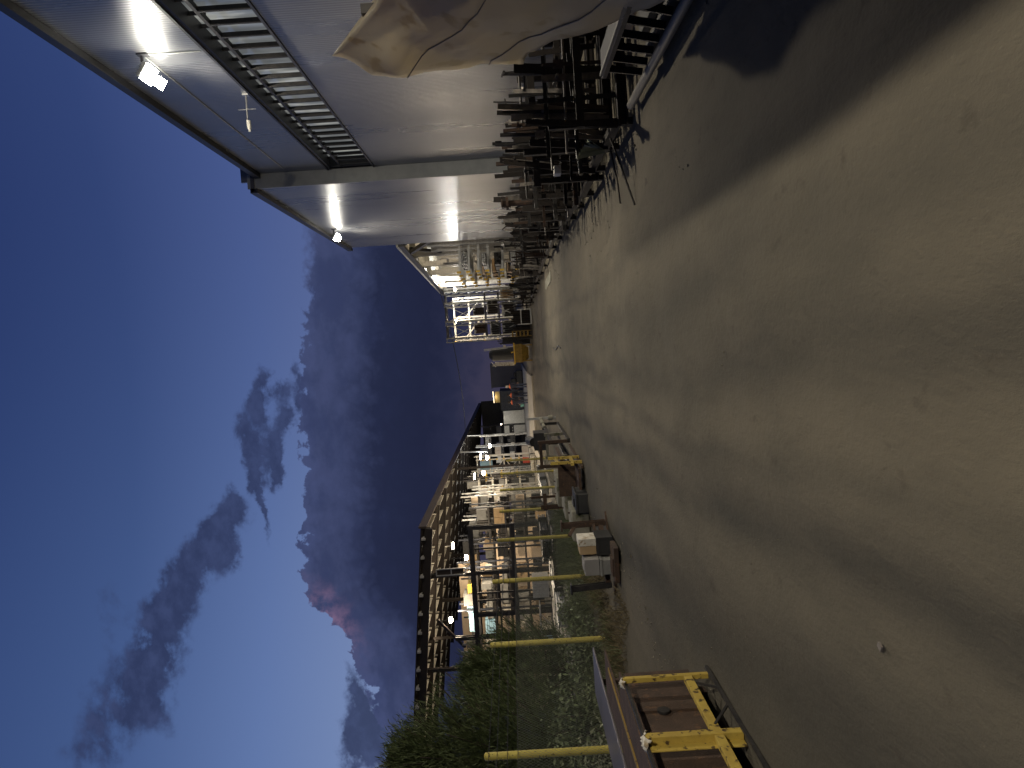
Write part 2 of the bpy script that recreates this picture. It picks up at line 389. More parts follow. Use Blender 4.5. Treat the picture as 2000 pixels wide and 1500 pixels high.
for (cx, kk, wd, amt) in ((-1.16,-.045,.20,.75),(-.93,0,.10,.45),(-.15,-.024,.26,.65),(-1.75,-.15,.40,.65),(-2.6,-.05,.5,.55),(-3.6,-.02,.4,.5),(.55,-.02,.30,.4),(1.1,0,.12,.3),(-1.9,-.03,.3,.45)):  # wheel tracks; left ones also darkened to paint the lamplight's fall-off
    q = mnode('DIVIDE', mnode('SUBTRACT', mnode('SUBTRACT', gxw, cx), mnode('MULTIPLY', gy, kk)), wd)
    tr = mnode('EXPONENT', mnode('MULTIPLY', mnode('MULTIPLY', q, q), -1))
    tr = mnode('MULTIPLY', tr, smooth(nz3(.8, 5, 1, .35, off=cx*3), .3, .62, .15, amt))
    c = mixc(tr, c, (.046,.044,.038,1))
c = mixc(mnode('MULTIPLY', smooth(nz3(5.5, 5, 1, .6, off=2), .60, .72), .5), c, (.06,.05,.038,1))
c = mixc(mnode('MULTIPLY', smooth(nz3(40, 3, 1, .7, off=1), .64, .76), .22), c, (.20,.18,.14,1))
verge = smooth(gxw, -4.2, -6.2)
c = mixc(mnode('MULTIPLY', verge, .8), c, (.075,.066,.04,1))
L.new(c, p.inputs['Base Color']); p.inputs['Roughness'].default_value = .92; p.inputs['Specular IOR Level'].default_value = .25
bp = N.new('ShaderNodeBump'); bp.inputs['Strength'].default_value = .5; bp.inputs['Distance'].default_value = .05
hh = mnode('ADD', nz3(3, 8, 1, .5, .65), mnode('MULTIPLY', nz3(26, 5, 1, .6, .65), .35))
L.new(hh, bp.inputs['Height']); L.new(bp.outputs[0], p.inputs['Normal'])
mb = MB(); mb.v = vs; mb.f = fs; mb.mi = [0]*len(fs)
tag(mb.build('ground', gm, smooth=True), kind='structure')
# concrete apron under and in front of the long canopy
ap = MB()
yy = [27, 34, 42, 45, 48, 51, 54, 57, 60, 66, 75, 110]
for y0, y1 in zip(yy[:-1], yy[1:]):
    xr = -7.0 if y1 <= 51 else -2.0
    z0, z1 = .5*sstep(42, 58, y0)+.10, .5*sstep(42, 58, y1)+.10
    x0 = -30
    ap.add([(x0,y0,z0),(xr,y0,z0),(xr,y1,z1),(x0,y1,z1),(x0,y0,z0-.4),(xr,y0,z0-.4),(xr,y1,z1-.4),(x0,y1,z1-.4)],
           [(0,1,2,3),(0,4,5,1),(1,5,6,2)])
M['apron'] = mat('apron_concrete', (.36,.33,.28), .85, 0, (.26,.24,.20), 1.2, bump=.2)
tag(ap.build('pavement', M['apron']), kind='structure')

# ------------------------------------------------------------------ lamps
def lightdata(name, kind, power, col, radius=.08, angle=160, blend=.4):
    l = bpy.data.lights.new(name, kind); l.energy = power; l.color = col; l.shadow_soft_size = radius
    if kind == 'SPOT': l.spot_size = R(angle); l.spot_blend = blend
    return l
def put_light(parent, pos, data, aim=None):
    o = bpy.data.objects.new('bulb', data); COL.objects.link(o)
    o.parent = parent; o.location = Vector(pos)-Vector(ORIG[parent.name])
    if aim is not None:
        o.rotation_euler = Vector(aim).to_track_quat('-Z', 'Y').to_euler()
    return o
def flood(pos, label, wallx, power, aim=(-.80,-.12,-.58), col=(1,.90,.72)):
    """twin floodlight on a bracket high on the wall, aimed down and out over the road"""
    x, y, z = pos
    t = T('floodlight', label, 'floodlight', (wallx, y, z), 'floodlights under the warehouse eaves')
    b = MB(); b.bar((wallx, y, z+.05), (x+.10, y, z+.05), .04, .04); b.box((wallx-.015, y, z+.03), (.03, .14, .18)); b.bar((x+.10, y-.08, z+.05), (x+.10, y+.48, z+.05), .04, .04)
    b.build('bracket', M['trim_dark'], t)
    rot = Matrix.Rotation(R(32), 3, 'Y')
    for k, (oy, s) in enumerate(((0, .86), (.42, .55))):
        h = MB(); c = Vector((x, y+oy, z))
        h.box(c+rot @ Vector((0,0,.01)), (.32*s, .38*s, .08), rot)
        for i in range(5): h.box(c+rot @ Vector((-.12*s+.06*s*i, 0, .075)), (.015, .36*s, .06), rot)
        hd = h.build('head', M['galv'], t, bevel=.01)
        l = MB(); l.box(c+rot @ Vector((0, 0, -.055)), (.33*s, .39*s, .045), rot)
        l.build('lens', M['lens'], hd)
    put_light(t, (x-.08, y, z-.13), lightdata('flood', 'SPOT', power, col, .07, 158, 1.0), aim)
    put_light(t, (x-.02, y+.5, z-.11), lightdata('flood', 'SPOT', power*.2, col, .08, 158, 1.0), (-.62, .3, -.72))
    return t
flood((5.08, 12.9, 7.52), 'bright twin floodlight at the roof edge of the nearest grey wall, largest glare', 5.4, 1600)
flood((4.70, 28.7, 8.08), 'farther twin floodlight near the roof edge of the taller grey wall', 5.0, 3000)
flood((5.08, -2.0, 7.5), 'twin floodlight behind the camera on the near grey wall', 5.4, 2600, (-.62,.46,-.64))

def hang_lamp(pos, label, power, col, mname, drop=.8, size=.16, cat='lamp', grp='lamps under the left canopy', dirn=None):
    x, y, z = pos
    t = T('canopy_lamp', label, cat, (x, y, z+drop), grp)
    a = MB(); a.tube((x, y, z+drop), (x, y, z+size*.8), .02, 6); a.build('stem', M['dark'], t)
    h = MB(); h.tube((x, y, z+size*.35), (x, y, z+size*.9), size*1.25, 12, size*.5); h.build('shade', M['trim_dark'], t)
    g = MB()
    n, mrows = 10, 5
    for j in range(mrows):
        a0, a1 = math.pi*j/mrows, math.pi*(j+1)/mrows
        g.tube((x, y, z+size*math.cos(a0)*.8), (x, y, z+size*math.cos(a1)*.8), max(.003, size*math.sin(a0)), n, max(.003, size*math.sin(a1)))
    g.build('globe', M[mname], t, smooth=True)
    put_light(t, (x, y, z-size*1.6), lightdata('lamp', 'POINT', power, col, .12))
    return t
WARM = (1, .80, .55)
for px_, py_, Y, pw, lab in [(956,871,58,260,'small round lamp far under the canopy, farthest of the row'),
                            (951,894,52,260,'small round lamp under the canopy, second farthest of the row'),
                            (944,924,47,330,'warm round lamp under the canopy above the small yellow post'),
                            (910,1089,39.6,640,'bright lamp under the canopy beside the yellow and blue boards'),
                            (880,1211,39.5,460,'bright bare lamp under the canopy front, above the pale wall panels')]:
    hang_lamp(ay(px_, py_, Y), lab, pw, WARM, 'lens_c')
for px_, py_, Y, pw, lab in [(927,930,50,110,'short slanted tube lamp high under the canopy roof beside the warm round lamp'),
                            (885,1066,44,90,'small slanted lamp under the canopy rafters above the yellow boards'),
                            (939,892,55,70,'tiny double lamp under the canopy ridge far down the row')]:
    x, y, z = ay(px_, py_, Y)
    t = T('tube_lamp', lab, 'lamp', (x, y, z+.5), 'tube lamps under the left canopy')
    a = MB(); a.bar((x, y, z+.5), (x, y, z+.1), .03, .03); a.bar((x-.22, y, z+.09), (x+.22, y, z+.06), .16, .06); a.build('housing', M['galv'], t)
    g = MB(); g.tube((x-.2, y, z+.03), (x+.2, y, z), .05, 8); g.build('tube', M['lens_c'], t)
    put_light(t, (x, y, z-.15), lightdata('tube', 'POINT', pw, (1,.9,.72), .1))

# ------------------------------------------------------------------ near warehouse
t = T('warehouse', 'long grey ribbed metal warehouse wall with a dark strip window, nearest on the right', 'building', (12, 6, 0))
b = MB()
b.b2((5.4,-8,0), (5.62,21.33,5.15)); b.b2((5.4,-8,6.45), (5.62,21.33,8.42)); b.b2((5.4,-8,5.15), (5.62,-6,6.45))
b.b2((5.62,-8,0), (20,-7.8,8.3)); b.b2((19.8,-7.8,0), (20,21.33,8.3))
b.build('wall', M['siding'], t)
b = MB(); b.add([(5.3,-8.2,8.5),(12.7,-8.2,9.6),(12.7,21.3,9.6),(5.3,21.3,8.5),(20.2,-8.2,8.5),(20.2,21.3,8.5)], [(0,1,2,3),(1,4,5,2)])
b.build('roof', M['roof'], t)
b = MB(); b.b2((5.26,-8.2,8.40), (5.397,21.3,8.56)); b.b2((5.36,-8.2,6.455), (5.398,21.3,6.50)); b.build('gutter', M['trim_dark'], t)
sw = MB(); sw.b2((5.40,-6,6.39), (5.86,21.33,6.447)); sw.b2((5.37,-6,5.153), (5.86,21.33,5.20)); sw.b2((5.43,21.2,5.2), (5.86,21.325,6.39))
wf = sw.build('strip_window', M['trim_dark'], t)
b = MB()
y = -5.8
while y < 21.2:
    b.b2((5.42, y-.022, 5.20), (5.50, y+.022, 6.05)); b.b2((5.60, y-.016, 6.11), (5.66, y+.016, 6.39)); y += .47
b.b2((5.43, -6, 6.05), (5.52, 21.2, 6.11))
b.build('mullions', M['dark'], wf)
gm_ = bpy.data.materials.new('lit_window_glass'); nt, N, L = nodes(gm_); p = N['Principled BSDF']
p.inputs['Base Color'].default_value = (.10,.11,.115,1); p.inputs['Roughness'].default_value = .12
tc = N.new('ShaderNodeTexCoord'); OBJ = tc.outputs['Object']
n1 = nz3(.9, 4, 1, .8); mp = N.new('ShaderNodeMapping'); mp.inputs['Scale'].default_value = (1, 1.3, .35); L.new(OBJ, mp.inputs['Vector'])
n = N.new('ShaderNodeTexNoise'); n.inputs['Scale'].default_value = 2.2; n.inputs['Detail'].default_value = 4; L.new(mp.outputs[0], n.inputs['Vector'])
L.new(ramp(n.outputs['Fac'], [(.3, (.06,.065,.068,1)), (.55, (.13,.135,.13,1)), (.68, (.30,.30,.27,1))]), p.inputs['Emission Color'])
p.inputs['Emission Strength'].default_value = 1.2  # glow paints the lit interior and also bright reflections on the panes
b = MB(); b.b2((5.70,-6,5.2), (5.72,21.2,6.39)); b.build('glass', gm_, wf)

# taller shed that steps forward after the warehouse
t = T('tall_shed', 'taller grey ribbed metal shed stepping forward beyond the strip window', 'building', (10, 27, 0))
b = MB(); b.b2((5.0,21.42,0), (5.2,33.8,8.6)); b.b2((5.2,33.6,0), (16,33.8,8.6)); b.b2((5.2,21.42,8.4), (16,21.5,9.0))
b.build('wall', M['siding'], t)
b = MB(); b.b2((4.99,21.34,0), (5.40,21.415,8.80)); b.build('end_panel', M['trim'], t)
b = MB(); b.b2((4.9,21.3,8.60), (16,33.95,8.70)); b.build('roof', M['roof'], t)
b = MB(); b.b2((4.86,21.30,8.52), (4.985,33.95,8.72)); b.build('gutter', M['trim_dark'], t)
piece_conduits = [((5.385,12.9,7.55),(5.385,12.9,6.56)),((5.385,12.9,7.56),(5.385,20.9,7.62))]
for i_, (p0_, p1_) in enumerate(piece_conduits):
    b = MB(); b.tube(p0_, p1_, .012, 6); tag(b.build('conduit', M['trim'], loc=p0_), ('thin grey conduit dropping from the nearest floodlight to the strip window' if i_ == 0 else 'thin grey conduit running along the wall from the nearest floodlight'), 'conduit')
# bracket arm with a little camera on the wall above the strip window
t = T('wall_camera', 'small white security camera on a thin arm above the strip window', 'camera', (5.4, 15.1, 6.58))
b = MB(); b.tube((5.4,15.1,6.58), (4.86,15.2,6.62), .014, 6); b.tube((5.12,15.15,6.42), (5.12,15.15,6.78), .007, 5); b.box((5.385,15.1,6.58), (.03,.12,.12)); b.build('arm', M['galv'], t)
b = MB(); b.tube((4.92,15.19,6.60), (4.76,15.22,6.60), .04, 10); b.tube((4.76,15.22,6.60), (4.70,15.23,6.60), .025, 8); b.build('body', M['white'], t)

# plastic sheeting draped over a tall open rack beside the road
def ztop(y):
    pts = [(-2,3.75),(1,3.75),(4.3,3.6),(5.0,3.25),(5.5,2.5),(6.0,2.36),(6.6,2.60),(7.55,3.2)]
    for (a, za), (b_, zb_) in zip(pts[:-1], pts[1:]):
        if y <= b_: return za+(zb_-za)*(y-a)/(b_-a)
    return pts[-1][1]
def sheet():
    nu, nv, nt_ = 64, 44, 14
    vs = []
    for i in range(nu+1):
        s = i/nu; y = 7.55-8.55*s
        zt = ztop(y); zb = 1.30-1.12*sstep(0, .25, s)
        for j in range(nv+nt_+1):
            if j <= nt_:              # over the top of the rack
                q = 1-j/nt_; x = 3.02+1.4*q; z = zt-1.1*q-.05*math.sin(q*3.14)*(1+mnoise.noise(Vector((y*1.1, q*3, 4))))
                x += .0; yy_ = y
            else:
                q = (j-nt_)/nv; z = zt+(zb-zt)*q
                x = 3.02-.08*sstep(0, .3, q)-.06*q-.30*sstep(.02,.3,s)*q**2
                pz = Vector((y*.8, z*.8, 0))
                am = min(1, q*5)
                x -= am*(.05*mnoise.noise(pz*1.2+Vector((3,1,0)))+.05*abs(mnoise.noise(pz*1.7+Vector((0,z*.4,2))))+.035*abs(mnoise.noise(pz*3.7))+.012*abs(mnoise.noise(pz*9)))
                x -= am*.06*abs(math.sin((z*1.5+y*1.1)*1.2+1.6*mnoise.noise(pz)))*min(1, z)
                x -= am*.065*abs(math.sin((z*1.3-y*1.3)*1.2+1.2*mnoise.noise(pz*1.3)))
                yy_ = y+.06*mnoise.noise(Vector((z*2, s*3, 7)))*am
            vs.append((x, yy_, z))
    w_ = nv+nt_+1
    fs = [(i*w_+j, (i+1)*w_+j, (i+1)*w_+j+1, i*w_+j+1) for i in range(nu) for j in range(w_-1)]
    return vs, fs, nu, w_
tv, tf, nu, w_ = sheet()
t = T('plastic_sheet', 'large creased plastic sheet draped over a tall rack at the right edge', 'plastic sheet', (3.0, 5, 1.2))
b = MB(); b.v = tv; b.f = tf; b.mi = [0]*len(tf)
o = b.build('sheet', M['tarp'], t, smooth=True); so = o.modifiers.new('thick', 'SOLIDIFY'); so.thickness = .006; so.offset = 0
for q in (14+17, 14+36):
    b = MB(); pts_ = [Vector(tv[i*w_+q])+Vector((-.010, 0, 0)) for i in range(0, nu+1)]
    b.path(pts_, .006, 5); b.build('seam', M['seam'], t)
t = T('tall_rack', 'dark tall rack under the creased plastic sheet', 'rack', (3.8, 4, 0))
for Y in (-.8, 2.2, 4.9, 7.15):
    for X in (3.26, 4.4):
        b = MB(); b.bar((X,Y,0),(X,Y,ztop(Y)-(.14 if X < 4 else 1.15)),.09,.09); b.build('post', M['dark'], t)
for z in (.35,1.1,1.9):
    b = MB(); b.b2((3.22,-.85,z-.05),(4.45,7.2,z)); b.build('shelf', M['dark'], t)
for i, (y0_, y1_, z, h, k, lab) in enumerate([(-.7,2,.36,.6,'scrap','dark pack of steel on the low shelf of the sheeted rack'),(2.4,4.8,.36,.62,'scrap2','grey steel pack on the low shelf of the sheeted rack'),(5.1,7.0,.36,.6,'scrap','rusty steel pack at the far end of the low shelf of the sheeted rack')]):
    tt = T('steel_pack', lab, 'pack', (3.9,(y0_+y1_)/2,z), 'packs in the sheeted rack'); b = MB()
    for q in range(8): b.b2((3.28+.13*q,y0_+rnd.uniform(0,.2),z),(3.28+.13*q+.10,y1_-rnd.uniform(0,.2),z+h*rnd.uniform(.6,1)))
    b.build('bars', M[k], tt); b = MB(); b.b2((3.26,(y0_+y1_)/2,z),(4.34,(y0_+y1_)/2+.04,z+h+.01)); b.build('strap', M['galv'], tt)

# ------------------------------------------------------------------ right-hand open shed behind the tall shed
t = T('open_shed', 'open sided lit storage shed behind the tall grey shed', 'building', (9, 49, 0))
b = MB(); b.add([(4.9,34.0,6.45),(4.9,64,7.25),(13,64,8.4),(13,34.0,7.6),(4.9,34.0,6.55),(4.9,64,7.35),(13,64,8.5),(13,34.0,7.7)], [(0,1,2,3),(7,6,5,4),(0,4,5,1),(0,3,7,4),(1,5,6,2),(3,2,6,7)])
b.build('roof', M['siding_far'], t)
b = MB(); b.bar((4.98,34.0,6.34), (4.98,64,7.14), .12, .26); b.build('eave_beam', M['trim_dark'], t)
b = MB(); b.b2((12.2,34.0,.0), (12.4,64,7.4)); b.b2((5.6,63.6,0), (12.2,63.8,7.2)); b.build('wall', M['siding_far'], t)
for i in range(7):
    Y = 34.3+i*4.8; ze = 6.2+.8*(Y-34)/30
    c_ = MB(); c_.bar((5.25,Y,0), (5.25,Y,ze), .30, .34, I_PROF); c_.build('column', M['galv'], t)
    c_ = MB(); c_.bar((12.0,Y,0), (12.0,Y,ze+.8), .3, .34, I_PROF); c_.build('column', M['galv'], t)
    r_ = MB(); r_.bar((5.0,Y,ze+.02), (12.2,Y,ze+.95), .2, .32, I_PROF); r_.build('rafter', M['trim'], t)
for p0_, p1_, w1 in (((5.25,34.3,4.9), (5.05,37.2,6.35), .18), ((5.25,34.5,5.0), (7.6,34.5,6.6), .22), ((5.22,36.9,6.3), (5.25,39,4.9), .14)):
    b = MB(); b.bar(p0_, p1_, w1, w1); b.build('brace', M['trim_dark'], t)
for px_, py_, Y, pw, col, mname, lab in [(852,531,52,330,(1,.97,.9),'lens_c','white round lamp at the eave of the lit storage shed'),
                                (864,550,56.3,330,WARM,'lens_c','warm round lamp below the eave of the lit storage shed'),
                                (888,566,54,260,(.95,.98,1),'lens_c','small white lamp hanging inside the storage shed behind the tall frames')]:
    hang_lamp(ay(px_, py_, Y), lab, pw, col, mname, .5, .15, 'lamp', 'lamps of the storage shed')
hang_lamp((8.5, 40, 5.6), 'added lamp brightening the storage shed over the arm racks', 520, WARM, 'lens_c', .9, .14, 'lamp', 'lamps of the storage shed')  # added lamp with no visible source, keeps the shed interior bright

# cantilever arm racks inside the shed
def cantilever(Y0, n, step, x, label, H=5.3, arms=(1.0,1.75,2.45,2.9,3.35,3.8), L_=1.35):
    t = T('cantilever_rack', label, 'arm rack', (x, Y0, 0), 'arm racks in the storage shed')
    for i in range(n):
        Y = Y0+i*step
        c_ = MB(); c_.bar((x,Y,0), (x,Y,H), .20, .30, C_PROF); cc_ = c_.build('column', M['galv'], t)
        for z in arms:
            z += .3*sstep(42, 58, Y)
            a_ = MB(); a_.bar((x-.1,Y,z), (x-L_,Y,z+.06), .09, .10); aa = a_.build('arm', M['galv'], t)
            k_ = MB(); k_.box((x-L_-.04,Y,z+.09), (.09,.11,.20)); k_.build('end_stop', M['clip'], aa)
    b = MB(); b.bar((x+.12,Y0,H-.3), (x+.12,Y0+(n-1)*step,H-.3), .06, .10); b.bar((x+.12,Y0,1.2), (x+.12,Y0+(n-1)*step,1.2), .06, .10); b.build('tie_rail', M['galv'], t)
    return t
cantilever(35.6, 3, 1.7, 5.15, 'galvanised arm rack with yellow end stops, nearest in the lit storage shed')
cantilever(41.5, 3, 2.0, 5.3, 'galvanised arm rack with yellow end stops, second along the storage shed', arms=(1.2,2.0,2.7,3.4,4.1))
cantilever(36.5, 4, 2.2, 8.6, 'galvanised arm rack standing deep inside the storage shed', 5.6)
LOADS = [('bundle of pale steel tubes', 'galv'), ('stack of pale boards', 'board'), ('bundle of dark square tubes', 'scrap2'), ('pack of brown planks', 'carton')]
# goods on the arms: bundles lying along the rack
def bundle(x, y0, y1, z, kind, label, group, w=.5, h=.22):
    t = T('bundle', label, 'bundle', (x, (y0+y1)/2, z), group)
    b = MB()
    if 'tube' in kind[0]:
        nxx = int(w/.09); nzz = max(1, int(h/.09))
        for i in range(nxx):
            for j in range(nzz):
                e0, e1 = rnd.uniform(-.15, .15), rnd.uniform(-.15, .15)
                if 'square' in kind[0]: b.bar((x-w/2+.09*i, y0+e0, z+.045+.09*j), (x-w/2+.09*i, y1+e1, z+.045+.09*j), .085, .085)
                else: b.tube((x-w/2+.09*i, y0+e0, z+.045+.09*j), (x-w/2+.09*i, y1+e1, z+.045+.09*j), .043, 7)
    else:
        nzz = max(1, int(h/.07))
        for j in range(nzz):
            e = rnd.uniform(-.03, .03); e2 = rnd.uniform(-.12, .12)
            b.b2((x-w/2+e, y0+e2, z+.07*j), (x+w/2+e, y1+e2*.5, z+.07*j+.062))
    b.build('load', M[kind[1]], t)
    for q in (.25, .75):
        b = MB(); b.box((x, y0+(y1-y0)*q, z+h/2-.01), (w+.13, .03, h+.06)); b.build('strap', M['blackbox'], t)
lv = ['bottom', 'second', 'third', 'fourth', 'fifth', 'top']
for ri, (x, y0, y1, arms, nm) in enumerate([(4.45, 35.2, 39.6, (1.0,1.75,2.45,2.9,3.35,3.8), 'nearest arm rack'), (4.6, 41, 46, (1.2,2.0,2.7,3.4,4.1), 'second arm rack')]):
    for j, z in enumerate(arms):
        if (ri, j) in ((0, 3), (0, 5), (1, 4)): continue
        k = LOADS[(j*2+ri) % 4]
        bundle(x+rnd.uniform(-.1, .1), y0+rnd.uniform(0, .6), y1-rnd.uniform(0, .8), z+.12+.3*sstep(42, 58, y0), k, f'{k[0]} on the {lv[j]} arms of the {nm}', 'bundles on the arm racks', rnd.uniform(.4, .7), .2 if j in (2, 3) else .3)

# tall open frames standing across the road end
t = T('rack_tower', 'row of tall open steel frames with bracing across the end of the scrap', 'steel frame', (2.6, 52, 0))
ux = [4.25, 3.42, 2.12, .95]
for i, x in enumerate(ux):
    u = MB()
    for dy in (0, 1.1):
        u.bar((x,52+dy,.2), (x,52+dy,6.15), .075, .07); u.bar((x-.28,52+dy,.2), (x-.28,52+dy,6.15), .05, .06)
    for z in np.arange(.7, 6.1, .55): u.bar((x-.14,52,z), (x-.14,53.1,z+.5), .04, .04)
    for z in np.arange(.6, 6.2, 1.1): u.bar((x+.02,51.99,z), (x-.30,51.99,z), .03, .05)
    u.build('upright', M['frame_grey'], t)
for i in range(3):
    xa, xb = ux[i]-.30, ux[i+1]+.02
    for z0 in (.9, 3.9):
        b = MB(); b.bar((xa,52.06,z0), (xb,52.06,z0+1.9), .045, .045); b.build('brace', M['galv'], t)
        b = MB(); b.bar((xa,52.09,z0+1.9), (xb,52.09,z0), .045, .045); b.build('brace', M['galv'], t)
    for z in (1.2,2.35,3.3,6.05):
        for dy in (.02, 1.08):
            b = MB(); b.bar((xa,52+dy,z), (xb,52+dy,z), .06, .10); b.build('beam', M['trim_dark'], t)
# second, brighter frame row just behind, with white rungs
t = T('ladder_rack', 'white lit frame of ladder rungs standing behind the tall open frames', 'steel frame', (2.6, 55, 0))
for x in (3.9, 2.5, 1.05):
    u = MB(); u.bar((x,55,.3), (x,55,5.75), .12, .1); u.bar((x-.22,55,.3), (x-.22,55,5.75), .12, .1)
    for z in np.arange(.9, 5.7, 1.24): u.bar((x,55,z), (x-.22,55,z), .06, .06)
    u.build('upright', M['white'], t)
for z in (1.6,2.6,3.55,4.6,5.7):
    b = MB(); b.bar((.8,55.07,z), (3.95,55.07,z), .06, .12); rl = b.build('rail', M['white'], t)
    for x in (3.9,2.5,1.05):
        b = MB(); b.box((x-.3,54.98,z),(.10,.05,.16)); b.build('clip', M['clip'], rl)
for p0_, p1_ in (((3.9,55.1,3.6),(2.5,55.1,4.9)),((2.4,55.1,3.7),(1.05,55.1,4.9)),((2.5,55.1,3.6),(3.7,55.1,2.6))):
    b = MB(); b.bar(p0_, p1_, .07, .07); b.build('brace', M['white'], t)
hang_lamp((2.2, 53.6, 5.5), 'white work lamp among the tall open frames', 210, (1,.80,.55), 'lens_c', .6, .12, 'lamp', 'lamps of the storage shed')
# loads held by the frames
for i, (x, z, w_, h, k, lab) in enumerate([(3.0,2.42,1.0,.75,'scrap','dark steel coil pack on the second beams of the tall frames'),(1.5,2.42,.9,.6,'scrap2','grey bundle on the second beams of the tall frames, above the road end'),
        (2.75,3.40,.5,.75,'scrap','dark upright pack on the third beams of the tall frames'),(1.55,3.36,.7,.8,'rust','rust brown pack on the third beams of the tall frames'),
        (3.85,1.28,.6,.9,'carton','brown pack on the bottom beams behind the scrap'),(2.75,1.28,1.0,.85,'scrap','black pack on the bottom beams of the tall frames'),(1.5,1.28,.9,.9,'blackbox','black covered pack on the bottom beams of the tall frames')]):
    t = T('steel_pack', lab, 'pack', (x, 52.5, z), 'packs held by the tall frames')
    b = MB()
    n = 6
    for q in range(n): b.b2((x-w_/2+w_*q/n, 52.0+rnd.uniform(0,.15), z), (x-w_/2+w_*(q+.86)/n, 53.0, z+h*rnd.uniform(.75,1)))
    b.build('pieces', M[k], t); b = MB(); b.b2((x-w_/2-.02,52.25,z+.02),(x+w_/2+.02,52.31,z+h+.01)); b.build('strap', M['galv'], t)

# ------------------------------------------------------------------ scrap along the right wall
SPOTS = [(8.9,2.55,'under the low corner of the plastic sheet'),(10.3,2.62,'in front of the plastic sheet'),(11.8,2.55,'at the far edge of the plastic sheet'),(13.3,2.65,'just past the plastic sheet'),
         (15.0,2.75,'below the far half of the strip window'),(16.9,2.85,'below the end of the strip window'),(19.0,2.95,'before the end of the near grey wall'),(21.4,3.05,'at the step to the tall shed'),
         (24.0,3.1,'against the tall shed, first of its row'),(27.0,3.15,'under the farther floodlight'),(30.2,3.2,'near the far corner of the tall shed'),(33.6,3.2,'at the corner of the tall shed'),
         (37.4,3.1,'in front of the nearest arm rack'),(41.6,2.95,'in front of the second arm rack'),(46,2.7,'before the tall open frames')]
KINDS = [('flat bar','scrap'),('angle iron','scrap2'),('channel piece','scrap'),('square tube','scrap2'),('plate offcut','scrap'),('pipe length','scrap2'),('beam end','rust'),('cut plate','scrap3')]
PR = {'angle iron': L_PROF, 'channel piece': C_PROF, 'beam end': I_PROF}
for ci, (Y, X, where) in enumerate(SPOTS):
    wid = (SPOTS[ci+1][0]-Y if ci < len(SPOTS)-1 else 4)*.86
    dep = 4.75-X
    t = T('scrap_stillage', f'low dark steel stillage holding scrap {where}', 'stillage', (X+dep/2, Y+wid/2, 0), 'scrap stillages along the right wall')
    zb = gz(X, Y)
    b = MB()
    for yy_ in (Y, Y+wid): b.bar((X,yy_,zb+.12), (X+dep,yy_,zb+.12), .09, .12, C_PROF)
    b.bar((X+.03,Y,zb+.2), (X+.03,Y+wid,zb+.2), .09, .10); b.bar((X+dep-.03,Y,zb+.2), (X+dep-.03,Y+wid,zb+.2), .09, .10)
    b.build('base_frame', M['scrap'], t)
    for xx in (X+.04, X+dep-.04):
        for yy_ in (Y+.05, Y+wid-.05):
            b = MB(); b.bar((xx,yy_,zb), (xx,yy_,zb+rnd.uniform(.95,1.3)), .08, .08); b.build('stake', M['scrap'], t)
    for yy_ in (Y+.01, Y+wid-.01):
        b = MB(); b.bar((X,yy_,zb+.62), (X+dep,yy_,zb+.62), .05, .09); b.build('side_rail', M['scrap'], t)
    n = 24 if ci < 9 else 13
    for k in range(n):
        kd, mm = KINDS[rnd.randrange(len(KINDS))]
        if rnd.random() < .08: kd, mm = KINDS[7]
        stand = k < n*.8
        lab = f'{"upright" if stand else "flat lying"} {kd} in the stillage {where}'
        b = MB()
        wx = rnd.uniform(.025, .06); wy = rnd.uniform(.025, .07)
        if kd in ('plate offcut', 'cut plate'): wx, wy = rnd.uniform(.010, .025), rnd.uniform(.05, .13)
        if kd == 'flat bar': wx, wy = .018, rnd.uniform(.06, .14)
        if stand:
            x = X+rnd.uniform(-.06, dep*.75); y = Y+wid*rnd.random()
            h = rnd.uniform(.75, 1.42)+(rnd.uniform(0, .28) if rnd.random() < .22 else 0)
            lx, ly = rnd.uniform(-.06, .22), rnd.uniform(-.10, .10)
            p0 = Vector((x, y, zb+.18)); p1 = Vector((x+lx, y+ly, zb+.18+h))
            if kd == 'pipe length': b.tube(p0, p1, wx*.5, 10)
            else: b.bar(p0, p1, wy, wx, PR.get(kd))
            e_ = rnd.random(); q_ = p1-Vector((0,0,rnd.uniform(.02,.25)))
            if e_ < .16: b.bar(q_-Vector((.0,rnd.uniform(.05,.14),0)), q_+Vector((rnd.uniform(-.03,.03),rnd.uniform(.05,.16),rnd.uniform(-.04,.06))), .03, .03)
            elif e_ < .26: b.bar(q_, q_+Vector((rnd.uniform(-.12,.05),rnd.uniform(-.06,.06),.16)), .022, .03)
            elif e_ < .34: b.box(q_, (.10,.012,.12), Matrix.Rotation(rnd.uniform(-.6,.6), 3, 'Z'))
        else:
            z = zb+.25+rnd.random()*.95; y = Y+wid*rnd.random()
            p0 = Vector((X-rnd.uniform(.0, .34), y, z)); p1 = Vector((X+dep*rnd.uniform(.5, .95), y+rnd.uniform(-.3, .3), z+rnd.uniform(-.05, .12)))
            if kd == 'pipe length': b.tube(p0, p1, wx*.6, 10)
            elif kd in ('plate offcut', 'cut plate'): b.bar(p0, p1, wy, wx)
            else: b.bar(p0, p1, wx*1.2, wy*1.1, PR.get(kd))
        o = b.build(kd.replace(' ', '_'), M[mm], loc=tuple(p0))
        tag(o, lab, kd, f'scrap {where}')
